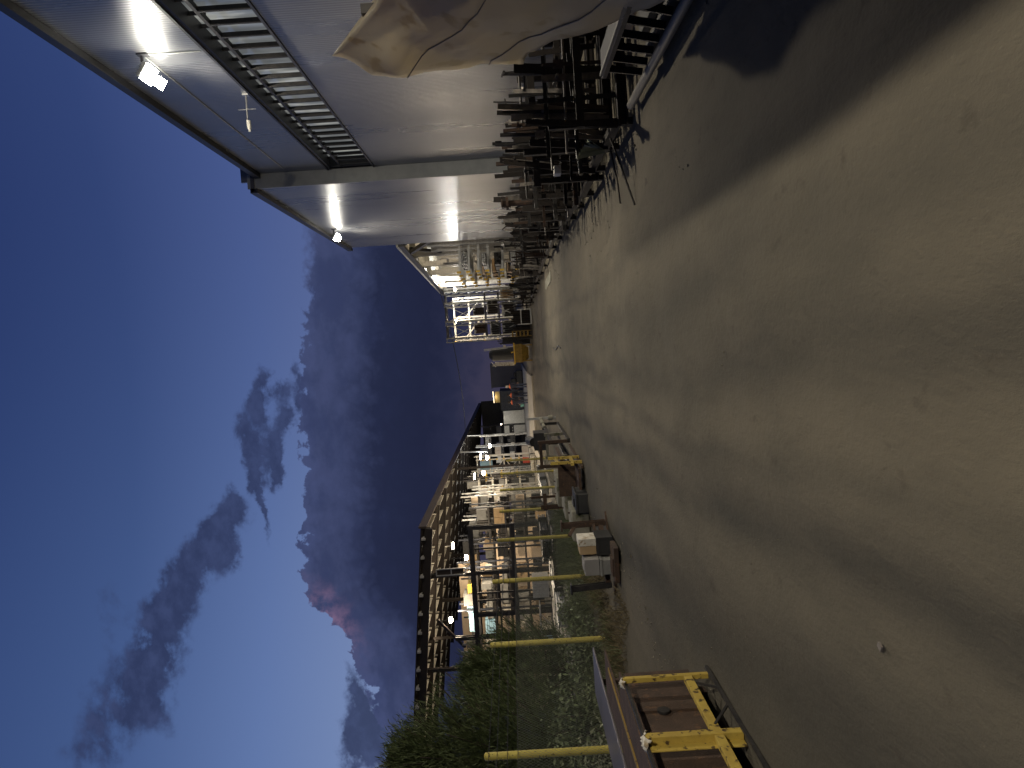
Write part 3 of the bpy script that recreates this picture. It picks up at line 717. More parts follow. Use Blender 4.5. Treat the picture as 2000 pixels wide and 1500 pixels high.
# single odd pieces that stand out above or before the heap
def piece(name, mats, label, cat, fn, loc, bevel=0):
    b = MB(); fn(b); return tag(b.build(name, mats, loc=loc, bevel=bevel), label, cat)
x_, y_, _z = gp(1243,415)
piece('bent_bar', M['scrap'], 'thin bent bar poking out over the dirt from the foot of the scrap', 'bar', lambda b: b.path([(2.5,9.3,.22),(2.0,9.15,.10),(1.62,9.0,.02)], .013, 7), (2,9.1,0))
piece('bent_bar', M['scrap'], 'second thin rod lying on the dirt by the bent bar', 'bar', lambda b: b.path([(2.6,9.9,.15),(2.1,9.95,.06),(1.85,10.1,.02)], .011, 7), (2.2,9.9,0))
piece('sign_plate', M['scrap'], 'dark flagged plate on a stake rising above the scrap by the tall shed', 'plate', lambda b: (b.bar((3.2,22.2,.6),(3.2,22.2,1.72),.05,.05), b.box((3.2,22.2,1.70),(.03,.42,.16)), b.bar((3.2,22.05,1.7),(3.16,21.95,1.92),.03,.03)), (3.2,22.2,0))
piece('winged_bar', M['scrap'], 'tall dark bar with a winged top standing above the scrap', 'bar', lambda b: (b.bar((3.3,24.2,.5),(3.3,24.2,1.98),.06,.06), b.bar((3.3,24.2,1.75),(3.3,24.75,1.70),.10,.05), b.bar((3.3,24.2,1.75),(3.3,23.9,1.62),.10,.04)), (3.3,24.2,0))
piece('pointed_bar', M['rust'], 'brown pointed bar on top of the scrap at the sheet edge', 'bar', lambda b: (b.bar((2.95,12.0,1.0),(2.98,12.15,1.45),.16,.10), b.bar((2.98,12.15,1.45),(2.99,12.2,1.66),.06,.05)), (2.95,12,0))
piece('flange_bar', M['rust'], 'rust brown flanged bar on top of the scrap below the window end', 'bar', lambda b: (b.tube((3.0,15.6,.9),(3.0,15.6,1.62),.06,9), b.tube((3.0,15.6,1.48),(3.0,15.6,1.53),.13,12), b.tube((3.0,15.6,1.60),(3.0,15.6,1.63),.10,12)), (3,15.6,0))
piece('pale_block', M['carton_w'], 'small pale wooden block wedged in the scrap by the plastic sheet', 'block', lambda b: b.box((2.52,10.9,.78),(.12,.20,.10)), (2.52,10.9,.73), .006)
piece('leafy_cutting', M['leaf3'], 'dry pale leafy twig caught low in the scrap', 'twig', lambda b: [b.bar((2.45,9.7,.25),(2.35+.05*i,9.5+.06*i,.62-.03*i),.05,.006) for i in range(7)], (2.45,9.7,.25))
# flat-lying ground plates and concrete scraps in front of the far heaps
piece('ground_plate', M['concrete'], 'pale flat plate lying on the dirt before the far scrap', 'plate', lambda b: b.box((2.55,29.5,.012),(.35,4.4,.02)), (2.55,29.5,0))
piece('black_hose', M['cable'], 'short black hose lying on the dirt at the road end', 'hose', lambda b: b.path([(-.1,24.2,.02),(-.02,25.5,.02),(-.16,27,.02),(-.1,28.2,.02)], .022, 7), (-.1,26,0))

# low slatted steel cart at the right edge
t = T('slatted_cart', 'low dark slatted steel cart with a pipe rail at the right edge', 'cart', (3.1, 6.6, 0))
b = MB(); b.tube((2.50,3.6,.10), (2.62,8.45,.10), .045, 12); b.build('pipe_rail', M['cartpipe'], t, smooth=True)
b = MB(); b.bar((2.72,3.4,.50), (2.78,7.6,.50), .28, .05); b.build('top_plate', M['dark'], t, bevel=.006)
b = MB(); b.bar((2.60,3.4,.535), (2.66,7.55,.535), .03, .03); b.build('top_edge', M['cartpipe'], t)
for i in range(13):
    Y = 4.2+i*.28; b = MB(); b.bar((2.60+.02*i*.28,Y,.12), (2.74,Y+.04,.47), .07, .02); b.build('slat', M['scrap2'], t)
b = MB(); b.b2((2.95,3.6,.08), (4.3,7.4,.16)); b.bar((2.8,3.6,.08),(2.8,7.4,.08),.1,.08); b.build('deck', M['dark'], t)
for Y in (4.0, 7.2):
    b = MB(); b.tube((3.0,Y,.075), (3.08,Y,.075), .07, 14); b.build('wheel', M['blackbox'], t)
piece('cardboard_sheet', M['carton'], 'pale torn cardboard sheet behind the slatted cart', 'cardboard', lambda b: b.add([(3.3,8.3,.10),(3.7,7.2,.72),(3.75,6.9,.55),(3.5,7.2,.12),(3.31,8.3,.08),(3.71,7.2,.70),(3.76,6.9,.53),(3.51,7.2,.10)], [(0,1,2,3),(7,6,5,4),(0,4,5,1),(1,5,6,2),(2,6,7,3),(3,7,4,0)]), (3.5,7.5,0))
# ------------------------------------------------------------------ the fence with yellow posts
FX = -5.85
t = T('chain_link_fence', 'chain link fence on yellow pipe posts along the left side of the road', 'fence', (FX, 24, 0))
post0 = None
for i in range(9):
    Y = 6.4+4.02*i
    ht = (2.36,2.36,2.39,2.46,2.41,2.41,2.47,2.52,2.30)[i]
    b = MB(); b.tube((FX,Y,gz(FX,Y)-.1), (FX+.01,Y,ht), .056, 14); b.tube((FX+.01,Y,ht), (FX+.01,Y,ht+.02), .06, 14, .03)
    for z in (.5,1.0,1.5,1.9,2.1,2.26): b.tube((FX,Y,z), (FX,Y,z+.014), .060, 12)
    b.build('post', M['post_yellow'], t, smooth=False)
b = MB(); pitch, r_ = .075, .00095
z0, z1 = .12, 1.90; H = z1-z0; y0, y1 = 5.0, 38.5
k = y0-H
while k < y1:
    for s in (1, -1):
        a0, a1 = (k, k+H) if s > 0 else (k+H, k)
        za, zb_ = z0, z1
        lo, hi = min(a0, a1), max(a0, a1)
        def zat(yv): return z0+(yv-a0)/(a1-a0)*H
        ya, yb = max(lo, y0), min(hi, y1)
        if yb-ya > .05: b.bar((FX+.062+.003*s, ya, zat(ya)), (FX+.062+.003*s, yb, zat(yb)), r_*2, r_*2)
    k += pitch
b.build('mesh', M['wirem'], t)
b = MB()
for z in (1.9,2.05,2.2,2.32): b.path([(FX+.065, 5+1.34*i, z-.012*math.sin(math.pi*((i%3)/3))) for i in range(26)], .004, 4)
for q in range(240):
    y = 5+rnd.random()*33; z = rnd.choice((2.05,2.2,2.32)); b.bar((FX+.065,y-.02,z-.02),(FX+.065,y+.02,z+.02),.005,.005)
b.build('barbed_wire', M['dark'], t)

# ------------------------------------------------------------------ long canopy on the left
CE = -9.0
def zr(x, y): return 6.83+(y-38)*.0095+(CE-x)*.108
Y0c, Y1c, XL = 38.0, 125.5, -26.0
t = T('storage_canopy', 'long open sided steel canopy with rows of pale purlins behind the yellow post fence', 'canopy', (-16, 66, 0))
b = MB()
c8 = [(CE,Y0c),(CE,Y1c),(XL,Y1c),(XL,Y0c)]
b.add([(x,y,zr(x,y)+.02) for x,y in c8]+[(x,y,zr(x,y)+.10) for x,y in c8], [(0,1,2,3),(7,6,5,4),(0,4,5,1),(1,5,6,2),(2,6,7,3),(3,7,4,0)])
b.build('roof', M['rafter'], t)
step = 5.45; raf = [Y0c+.25+step*i for i in range(17)]
b = MB(); b.bar((CE+.06,Y0c-.05,zr(CE,Y0c)-.02), (CE+.06,Y1c,zr(CE,Y1c)-.02), .10, .42); b.build('eave_beam', M['fascia'], t)
b = MB(); b.bar((CE,Y0c-.1,zr(CE,Y0c)-.34), (XL,Y0c-.1,zr(XL,Y0c)-.34), .14, .40); b.build('front_beam', M['rafter'], t)
for Y in raf:
    b = MB(); b.bar((CE,Y,zr(CE,Y)-.20), (XL,Y,zr(XL,Y)-.20), .20, .40, I_PROF); b.build('rafter', M['rafter'], t)
x = CE-.5
while x > XL+.5:
    b = MB()
    for i, Y in enumerate(raf[:-1]):
        Yn = raf[i+1]; e = rnd.uniform(0, .12)
        b.bar((x,Y-.20,zr(x,Y)-.11), (x,Yn-.5-e,zr(x,Yn-.5)-.11), .06, .20)
    b.bar((x,Y0c-.32,zr(x,Y0c)-.10), (x,Y0c,zr(x,Y0c)-.10), .09, .20)
    b.build('purlin', M['purlin'], t); x -= .98
for i, Y in enumerate(raf):
    if i % 2 == 0:
        for X in ((CE-.5, -16.6) if i in (4,8) else (-16.6,)):
            b = MB(); b.bar((X,Y,gz(X,Y)), (X,Y,zr(X,Y)-.4), .18, .2, I_PROF); b.build('column', M['rafter'], t)
b = MB()
for Y in (66.0, 78.5): b.tube((CE+.02,Y,zr(CE,Y)-.25), (CE-.1,Y+.6,zr(CE,Y)-2.6), .07, 10)
b.build('downpipe', M['galv'], t)
b = MB(); b.b2((-26,52.0,0),(-15.0,52.2,6.4)); b.b2((-15.0,52.0,0),(-12.4,52.2,3.9)); b.build('cross_wall', M['board'], t)
b = MB(); b.b2((-26,124.6,0),(-8.6,124.8,7.4)); b.build('end_wall', M['trim_dark'], t)
b = MB(); b.b2((-11.5,97.55,0),(-8.2,97.7,3.3)); b.build('partition', M['white'], t)
b = MB(); b.bar((-15.2,39,6.9),(-18.5,47.5,6.2),.16,.22); b.build('brace', M['rafter'], t)
b = MB(); b.bar((-14.2,39.0,6.5),(-17.8,44,5.6),.10,.16); b.build('brace', M['rafter'], t)

# dark heavy frame standing under the canopy front
t = T('heavy_frame', 'black heavy steel frame of columns and two long beams under the canopy front', 'steel frame', (-12.8, 38.8, 0))
zt = lambda x: 4.42
fxs = [-9.32,-11.75,-14.0,-15.2,-16.35]
for i, x in enumerate(fxs):
    b = MB(); b.bar((x,38.8,0),(x,38.8,(4.6,6.9,4.3,5.6,5.3)[i]),.20,.24,I_PROF); b.build('column', M['dark'], t)
for z, h in ((2.22,.24),(4.42,.26)):
    b = MB(); b.bar((-9.2,38.79,z),(-17.2,38.79,z),.2,h); b.build('beam', M['dark'], t)
for z in (3.1,1.0):
    b = MB(); b.bar((-11.75,39.0,z),(-16.35,39.0,z),.08,.10); b.build('cross_rail', M['dark'], t)
for x in (-10.5,-12.9,-13.3,-16.8):
    b = MB(); b.bar((x,38.95,.1),(x,38.95,4.3),.09,.09); b.build('stud', M['dark'], t)
t = T('hanging_ladder', 'short pale grey ladder frame hung on the black column near the canopy roof', 'ladder', (-11.5, 38.5, 4.8))
b = MB()
for x in (-11.35,-11.68): b.bar((x,38.5,4.8),(x,38.5,6.35),.05,.06)
for z in (4.82,5.55,6.33): b.bar((-11.35,38.49,z),(-11.68,38.49,z),.05,.06)
b.build('rails', M['galv'], t); b = MB(); b.b2((-11.64,38.54,4.9),(-11.39,38.56,6.3)); b.build('guard_panel', M['rafter'], t)

# pallet racks and what they hold
COLS = {'tan':('carton','carton'),'white':('carton','carton_w'),'yellow':('board pack','ybox'),'pale blue':('board pack','bluebox'),'beige':('panel','board'),'grey':('bin','greybox'),'black':('bin','blackbox'),'dark steel':('pack','scrap2'),'orange':('board pack','orangebox'),'brown':('plank pack','carton')}
LVN = ['floor','bottom','middle','upper','top']
def pallet_rack(x0, x1, Y, levels, label, rack, pal, depth=1.1, fm='darkblue', bmn='orangebox', wbay=2.4, fill=.86, hmax=.95):
    g0 = gz(x0, Y)+.1
    t = T('pallet_rack', label, 'rack', ((x0+x1)/2, Y, g0), 'racks under the left canopy')
    nb = max(1, round(abs(x1-x0)/wbay)); H = levels[-1]+1.1
    for i in range(nb+1):
        x = x0+(x1-x0)*i/nb; b = MB()
        for dy in (0, depth): b.bar((x,Y+dy,g0),(x,Y+dy,g0+H),.09,.08)
        z = .3; s = 0
        while z+.7 < H:
            b.bar((x,Y+(depth if s else 0),g0+z),(x,Y+(0 if s else depth),g0+z+.7),.03,.03); z += .7; s = 1-s
        b.build('upright_frame', M[fm], t)
    for z in levels:
        if z < .3: continue
        for dy in (-.02, depth+.02):
            b = MB(); b.bar((x0,Y+dy,g0+z-.06),(x1,Y+dy,g0+z-.06),.05,.11); b.build('beam', M[bmn], t)
    for li, z in enumerate(levels):
        x = x0+ (.1 if x1 > x0 else -.1); items = []
        sgn = 1 if x1 > x0 else -1
        while abs(x-x0) < abs(x1-x0)-.5:
            wd = rnd.choice((.35,.5,.7,.9,1.15)); 
            if rnd.random() < fill: items.append((x+sgn*wd/2, wd*.93, rnd.choice(pal)))
            x += sgn*wd
        for i, (cx, wd, cn) in enumerate(items):
            kind, mn = COLS[cn]
            nbr = items[i+1][2] if i+1 < len(items) else None
            prv = items[i-1][2] if i else None
            ctx = (f'between {prv} and {nbr}' if prv and nbr else f'at one end beside {nbr or prv}' if (nbr or prv) else 'alone')
            lab = f'{cn} {kind} {ctx}, {LVN[min(li,4)]} level, {rack}'
            h = min(hmax, (levels[li+1]-z-.25) if li+1 < len(levels) else hmax)*rnd.uniform(.45, 1)
            o0 = (cx, Y+.1, g0+z)
            b = MB()
            if kind in ('board pack', 'plank pack'):
                n = max(2, int(h/.10))
                for q in range(n):
                    e = rnd.uniform(-.04, .04); b.b2((cx-wd/2+e, Y+.05+rnd.uniform(0,.06), g0+z+h*q/n),(cx+wd/2+e, Y+depth-.05, g0+z+h*(q+.88)/n))
            elif kind == 'panel':
                for q in range(3): b.b2((cx-wd/2+q*.01, Y+.2+q*.09, g0+z),(cx+wd/2, Y+.27+q*.09, g0+z+h*1.0))
            elif kind == 'bin':
                b.b2((cx-wd/2,Y+.05,g0+z+.08),(cx+wd/2,Y+depth-.05,g0+z+h)); b.b2((cx-wd/2-.02,Y+.03,g0+z+h-.05),(cx+wd/2+.02,Y+.048,g0+z+h+.01))
                for q in (-.4,0,.4): b.b2((cx+wd*q-.05,Y+.08,g0+z),(cx+wd*q+.05,Y+depth-.1,g0+z+.078))
            elif kind == 'pack':
                n = max(3, int(wd/.12))
                for q in range(n): b.b2((cx-wd/2+wd*q/n,Y+rnd.uniform(0,.2),g0+z),(cx-wd/2+wd*(q+.8)/n,Y+depth,g0+z+h*rnd.uniform(.6,1)))
            else:
                nx_ = 1 if wd < .6 else 2; nz_ = 1 if h < .5 else 2
                for qx in range(nx_):
                    for qz in range(nz_): b.b2((cx-wd/2+wd*qx/nx_,Y+.06+rnd.uniform(0,.06),g0+z+h*qz/nz_),(cx-wd/2+wd*(qx+.975)/nx_,Y+depth-.1,g0+z+h*(qz+.985)/nz_))
            o = b.build(kind.replace(' ', '_'), M[mn], loc=o0)
            tag(o, lab, kind, f'goods on the {rack}')
WARMP = ['tan','beige','beige','white','yellow','pale blue','grey','black','dark steel','orange','brown']
pallet_rack(-11.9,-16.6,40.3,[.05,1.45,2.5,3.4,4.3],'dark pallet rack full of boards and cartons behind the black frame','black framed rack',['yellow','beige','white','pale blue','tan','grey','beige','black','white','dark steel'],hmax=.9,bmn='dark')
pallet_rack(-9.5,-11.7,44.5,[.05,1.5,2.6,3.6],'short pallet rack at the open corner of the canopy','corner rack',['grey','dark steel','black','beige','tan','dark steel'],bmn='dark')
pallet_rack(-12.0,-17.0,46.8,[.05,1.4,2.4,3.4,4.5],'pallet rack with beige panels before the pale cross wall','cross wall rack',['beige','tan','black','grey','beige','brown'],bmn='dark')
pallet_rack(-9.5,-11.6,50.5,[.05,1.3,2.4,3.5],'pallet rack with white cartons past the open corner','white carton rack',['white','beige','white','dark steel','grey'],fm='galv',bmn='white')
pallet_rack(-9.4,-11.5,56.5,[.05,1.3,2.5,3.7],'grey pallet rack holding dark goods, third deep under the canopy','third deep rack',['dark steel','black','white','grey','beige'],fm='galv',bmn='clip')
pallet_rack(-9.3,-11.4,71,[.05,1.4,2.7,4.0],'white lit rack beyond the braced frame under the canopy','fourth deep rack',['white','black','dark steel','beige'],fm='white',bmn='dark',hmax=.8)
pallet_rack(-9.2,-11.4,79,[.05,1.4,2.7,4.0],'second last rack before the bright partition','fifth deep rack',['grey','white','black','dark steel'],fm='white',bmn='dark',hmax=.8)
pallet_rack(-9.0,-11.3,87,[.05,1.5,2.9,4.2],'last rack before the bright partition','last deep rack',['black','white','grey','dark steel'],fm='dark',bmn='dark',fill=.6,hmax=.8)
pallet_rack(-12.0,-15.0,58.5,[.05,1.3,2.4,3.5,4.5],'thin dark rack of mixed goods behind the corner of the cross wall','thin dark rack',['dark steel','black','white','grey','beige'],fm='galv',bmn='dark')
pallet_rack(-9.4,-12.4,47.6,[.05,1.2,2.3,3.3,4.2],'thin grey rack of mixed goods at the open side of the canopy','thin grey rack',['dark steel','black','white','dark steel','beige','grey'],fm='galv',bmn='dark',wbay=1.5)
pallet_rack(-9.4,-12.0,53.5,[.05,1.2,2.2,3.2,4.2],'narrow bay rack of dark goods at the open side of the canopy','narrow bay rack',['dark steel','black','white','dark steel','grey'],fm='dark',bmn='white',wbay=1.3)
# braced white frame with a pale blue screen
t = T('braced_frame', 'white braced steel frame with yellow joints under the canopy', 'steel frame', (-9.6, 63, .5))
for x in (-9.0,-9.35,-10.9,-11.25):
    b = MB(); b.bar((x,63,.55),(x,63,5.3),.10,.10); b.build('upright', M['white'], t)
for z in (1.6,2.9,4.1,5.2):
    b = MB(); b.bar((-9.0,63.02,z),(-11.25,63.02,z),.06,.10); b.build('rail', M['white'], t)
for p0_, p1_ in (((-9.35,63.1,1.6),(-10.9,63.1,2.9)),((-10.9,63.14,1.6),(-9.35,63.14,2.9)),((-9.35,63.1,2.9),(-10.9,63.1,4.1))):
    b = MB(); b.bar(p0_, p1_, .06, .06); b.build('brace', M['white'], t)
for x in (-9.35,-10.9):
    for z in (1.6,2.3,2.9,3.5,4.1,4.7):
        b = MB(); b.box((x,62.92,z),(.12,.05,.12)); b.build('joint', M['clip'], t)
piece('blue_screen', M['bluebox'], 'pale blue lit screen panel behind the white braced frame', 'screen', lambda b: (b.b2((-10.75,63.9,4.0),(-9.6,63.96,5.0)), b.b2((-10.80,63.86,3.94),(-9.55,63.9,4.0)), b.bar((-10.2,63.98,.6),(-10.2,63.98,4.0),.06,.06)), (-10.2,63.9,.6))
piece('red_bin', M['red'], 'small red plastic bin below the white braced frame', 'bin', lambda b: (b.tube((-9.6,62.3,.65),(-9.6,62.3,1.25),.30,14,.36), b.tube((-9.6,62.3,1.25),(-9.6,62.3,1.3),.39,14)), (-9.6,62.3,.6))
# steel tube bundles lying on the apron behind the fence
for i, (x, y0_, y1_, z, kd, lab) in enumerate([(-8.0,30,36,.12,('tube','scrap2'),'dark tube bundle on the apron just behind the fence'),(-9.4,30,36.5,.12,('square tube','scrap2'),'dark square tube bundle on the apron, second from the fence'),
        (-10.7,29,36,.12,('tube','galv'),'pale tube bundle on the apron before the heavy frame'),(-8.6,31,36,.52,('tube','scrap2'),'dark tube bundle stacked on top of two others behind the fence'),
        (-12.6,30,37,.12,('board','carton_w'),'pale plank stack on the apron before the black frame'),(-14.2,31,37,.12,('tube','scrap2'),'dark tube bundle on the apron below the beige panels'),
        (-7.9,40,47,.16,('tube','galv'),'long pale tube bundle on the apron at the canopy edge'),(-8.1,51,58,.45,('board','carton_w'),'pale plank stack on the apron at the canopy edge')]):
    bundle(x, y0_, y1_, z, kd, lab, 'bundles on the apron', .95, .36)
t = T('ribbed_bin', 'grey ribbed metal bin on legs behind the fence before the black frame', 'bin', (-11.9, 36.6, 0))
b = MB(); b.b2((-12.4,36.2,.55),(-11.4,37.1,1.35)); 
for i in range(8): b.b2((-12.38+.13*i,36.16,.58),(-12.32+.13*i,36.2,1.32))
b.build('body', M['galv'], t); b = MB()
for x in (-12.35,-11.45):
    for y in (36.25,37.05): b.bar((x,y,0),(x,y,.55),.07,.07)
b.build('legs', M['scrap2'], t)
t = T('work_table', 'grey steel work table with a diagonal brace behind the fence', 'table', (-13.6, 36.5, 0))
b = MB(); b.b2((-14.4,36,1.02),(-12.8,37,1.08)); b.build('top', M['galv'], t)
for x in (-14.35,-12.85):
    for y in (36.05,36.95):
        b = MB(); b.bar((x,y,0),(x,y,1.02),.06,.06); b.build('leg', M['scrap2'], t)
b = MB(); b.bar((-14.35,36.05,.1),(-13.2,36.05,1.0),.04,.04); b.build('brace', M['galv'], t)

# ------------------------------------------------------------------ near yellow skid and the things along the left edge
def yskid(loc, label, near=True):
    pass
t = T('yellow_skid', 'yellow steel frame skid with a brown panelled side, nearest on the left', 'skid', (-3.6, 5.2, 0))
for Y, wx_, wv, hv in ((6.60,.045,.05,.79),(5.58,.06,.075,.77),(4.45,.06,.075,.77)):
    b = MB(); b.bar((-3.07,Y,.02),(-3.07,Y,hv),wx_,wv)
    if wv > .06: b.bar((-3.105,Y-.075,.02),(-3.105,Y-.075,hv-.01),.012,.10)
    b.build('post', M['yellow'], t, bevel=.004)
b = MB(); b.bar((-3.075,3.4,.21),(-3.075,6.57,.21),.055,.075); b.build('lower_rail', M['yellow'], t, bevel=.004)
b = MB(); b.bar((-3.11,3.4,.765),(-3.11,6.6,.765),.03,.025); b.build('top_rail', M['dark'], t)
b = MB(); b.bar((-3.0,3.6,.04),(-3.0,6.62,.025),.022,.03); b.bar((-3.0,6.2,.03),(-3.07,6.5,.2),.018,.02); b.bar((-3.0,5.9,.04),(-3.05,5.7,.2),.018,.02); b.build('foot_rail', M['dark'], t)
b = MB(); b.b2((-3.24,3.2,.10),(-3.21,7.05,.72))
for y in (3.5,4.75,5.0,5.75,6.25): b.b2((-3.21,y,.14),(-3.19,y+.16,.70))
b.b2((-4.72,3.2,.10),(-4.69,7.0,.72)); b.b2((-4.69,7.0,.10),(-3.24,7.03,.72)); b.b2((-4.69,3.2,.10),(-3.24,7.0,.16))
for y in (3.25,6.75): b.b2((-4.6,y,.0),(-3.3,y+.12,.10))
b.build('side_panel', M['rust'], t)
b = MB(); b.tube((-3.205,6.25,.50),(-3.185,6.25,.50),.055,16); b.build('cap', M['dark'], t)
def slab(lab, mt, x0, x1, y1, z, th=.02, ed=None):
    global s_i
    b = MB(); b.b2((x0,2.6,z),(x1,y1,z+th)); o = b.build('steel_plate', mt, loc=((x0+x1)/2,5,z), bevel=.003)
    tag(o, lab, 'plate', 'plates lying on the yellow skid')
    return o
slab('smooth steel plate coloured with sky sheen over the back of the nearest yellow skid', mat('sky_sheen_plate',(.15,.14,.16),.38,.4,(.21,.19,.21),2), -4.80,-4.16,10.0,.745)  # blue grey tint paints the sky's sheen into the plate colour
slab('long brown steel plate in the middle of the top of the yellow skid', M['rust'], -4.15,-3.62,8.6,.725)
slab('narrow brown steel plate along the road edge of the yellow skid top', M['rust'], -3.61,-3.26,7.2,.735)
o = piece('edge_strip', M['yellow2'], 'thin yellowed steel strip lying along the brown plates of the skid', 'strip', lambda b: b.b2((-3.70,2.8,.747),(-3.655,8.2,.758)), (-3.7,5,.747))
t = T('trestle', 'rusty trestle holding the far end of the sky sheen plate', 'trestle', (-4.5, 9.4, 0))
b = MB(); b.bar((-4.72,9.5,0),(-4.72,9.5,.70),.06,.06); b.bar((-4.52,9.7,0),(-4.52,9.7,.70),.06,.06); b.bar((-4.76,9.5,.72),(-4.46,9.7,.72),.06,.045); b.build('legs', M['rust'], t)
def rag(c, s, label):
    b = MB(); n = 10
    for i in range(n+1):
        for j in range(n+1):
            u, v = i/n-.5, j/n-.5
            b.v.append((c[0]+u*s*.8+.012*mnoise.noise(Vector((u*7,v*7,c[1]))), c[1]+v*s+.015*mnoise.noise(Vector((u*6,v*6,5))), c[2]+.02+.04*abs(mnoise.noise(Vector((u*6+c[1],v*6,2))))-.9*s*max(0,u*u+v*v-.12)))
    b.f = [(i*(n+1)+j,(i+1)*(n+1)+j,(i+1)*(n+1)+j+1,i*(n+1)+j+1) for i in range(n) for j in range(n)]; b.mi = [0]*len(b.f)
    o = b.build('rag', M['carton_w'], loc=c, smooth=True); so = o.modifiers.new('t','SOLIDIFY'); so.thickness = .006
    tag(o, label, 'rag', 'white rags on the yellow skid')
rag((-3.09,5.56,.765), .15, 'crumpled white rag on the nearer yellow post of the skid')
rag((-3.10,6.60,.785), .09, 'small white rag on the farther yellow post of the skid')
piece('scrap_of_paper', M['puddle'], 'small pale scrap of paper flattened on the dirt in the foreground', 'litter', lambda b: b.add([(-1.50,3.34,.006),(-1.47,3.325,.007),(-1.455,3.355,.008),(-1.48,3.37,.006),(-1.50,3.34,-.002),(-1.47,3.325,-.002),(-1.455,3.355,-.002),(-1.48,3.37,-.002)], [(0,1,2,3),(7,6,5,4),(0,4,5,1),(1,5,6,2),(2,6,7,3),(3,7,4,0)]), (-1.48,3.35,0))

# rusted stand with cartons, second group
t = T('rusted_stand', 'rusted steel stand of two posts and a low rail at the road edge', 'stand', (-4.1, 13.3, 0))
b = MB(); b.bar((-3.42,14.0,.05),(-3.44,14.0,.86),.10,.12,I_PROF); b.box((-3.44,14.0,.88),(.18,.18,.03)); b.build('post', M['rust'], t)
b = MB(); b.bar((-4.36,13.2,.08),(-4.40,13.2,.80),.10,.10,I_PROF); b.box((-4.40,13.2,.81),(.17,.17,.03)); b.build('post', M['dark'], t)
b = MB(); b.bar((-3.44,14.0,.14),(-4.36,13.2,.14),.08,.09); b.bar((-3.42,13.9,.28),(-3.95,13.45,.24),.05,.05); b.build('low_rail', M['rust'], t)
b = MB(); b.bar((-3.25,14.1,.02),(-3.62,13.9,.02),.12,.04); b.build('foot', M['rust'], t)
b = MB(); b.bar((-4.2,13.1,.02),(-4.55,13.3,.02),.12,.04); b.build('foot', M['rust'], t)
b = MB(); b.bar((-3.42,14,.6),(-3.6,13.85,.75),.04,.06); b.build('hook', M['rust'], t)
piece('black_crate', M['blackbox'], 'black crate under the white carton at the road edge', 'crate', lambda b: (b.b2((-3.78,13.15,.03),(-3.50,13.75,.31)), b.b2((-3.80,13.13,.27),(-3.48,13.149,.32)), b.b2((-3.80,13.13,.03),(-3.77,13.149,.27)), b.b2((-3.51,13.13,.03),(-3.48,13.149,.27))), (-3.78,13.4,0))
piece('white_carton', M['carton_w'], 'white carton standing on the black crate, on the side nearer the road', 'carton', lambda b: (b.b2((-3.63,13.16,.325),(-3.50,13.6,.64)), b.b2((-3.633,13.155,.50),(-3.497,13.16,.52))), (-3.7,13.4,.32), .004)
piece('white_carton', M['carton'], 'tan and white carton standing on the black crate, on the side nearer the fence', 'carton', lambda b: (b.b2((-3.78,13.16,.325),(-3.638,13.6,.62)), b.b2((-3.783,13.155,.36),(-3.636,13.16,.44))), (-3.85,13.4,.32), .004)
piece('grey_block', mat('pale_grey_block',(.22,.21,.205),.8,0,(.27,.26,.25),3), 'pale grey concrete block beside the white cartons', 'block', lambda b: (b.b2((-4.12,13.0,.30),(-3.83,13.5,.56)), b.b2((-4.05,13.02,.56),(-3.9,13.4,.575))), (-4.1,13.2,.3), .01)
piece('grey_box', M['greybox'], 'dark grey box under the pale grey block by the cartons', 'box', lambda b: (b.b2((-4.10,12.95,.02),(-3.84,13.5,.25)), b.b2((-4.12,12.93,.25),(-3.82,13.52,.29))), (-4.1,13.2,0), .006)
piece('rusty_plate', M['rust'], 'rusty plate lying flat on the dirt in front of the white cartons', 'plate', lambda b: (b.b2((-4.1,12.45,.02),(-3.5,12.95,.10)), b.b2((-4.0,12.5,.10),(-3.7,12.8,.13))), (-3.8,12.7,0), .004)
# low concrete blocks
for i, (x, y, lx, ly, h, lab) in enumerate([(-4.4,18.4,.75,1.3,.42,'low concrete block behind the short yellow post, nearest of three'),(-4.35,20.6,.75,1.5,.45,'low concrete block in the middle of three beside the fence'),(-4.5,23.4,.9,1.7,.5,'low concrete block behind the small yellow frame')]):
    t = T('concrete_block', lab, 'block', (x,y,0), 'concrete blocks along the fence')
    b = MB(); b.b2((x-lx/2,y-ly/2,0),(x+lx/2,y+ly/2,h)); b.build('body', M['concrete'], t, bevel=.03)
    b = MB(); b.tube((x-.2,y,h),(x-.2,y,h+.05),.02,6); b.tube((x+.2,y,h),(x+.2,y,h+.05),.02,6); b.build('lifting_loop', M['rust'], t)
xp, yp, _ = gp(1119, 972)
piece('short_yellow_post', M['yellow'], 'short yellow post beside the concrete blocks, below the fence', 'post', lambda b: (b.bar((xp,yp,0),(xp,yp,.47),.06,.06), b.box((xp,yp,.475),(.08,.08,.02)), b.box((xp,yp,.01),(.16,.16,.02))), (xp,yp,0))
piece('black_box', M['blackbox'], 'black box lying on the dirt by the concrete blocks', 'box', lambda b: (b.b2((-4.05,17.6,.0),(-3.6,18.6,.30)), b.b2((-4.07,17.58,.27),(-3.58,18.62,.32)), b.b2((-3.95,17.9,.32),(-3.75,18.3,.36))), (-3.8,18.2,0), .01)
t = T('small_yellow_skid', 'smaller yellow post and rail skid farther along the left edge', 'skid', (-3.3,19.6,0))
for y, h in ((19.55,.84),(18.7,.82)):
    b = MB(); b.bar((-2.98,y,.02),(-2.98,y,h),.07,.09); b.build('post', M['yellow'], t)
b = MB(); b.bar((-2.985,18.4,.28),(-2.985,19.6,.24),.07,.08); b.bar((-2.985,18.75,.62),(-2.985,19.5,.66),.05,.06); b.build('rail', M['yellow'], t)
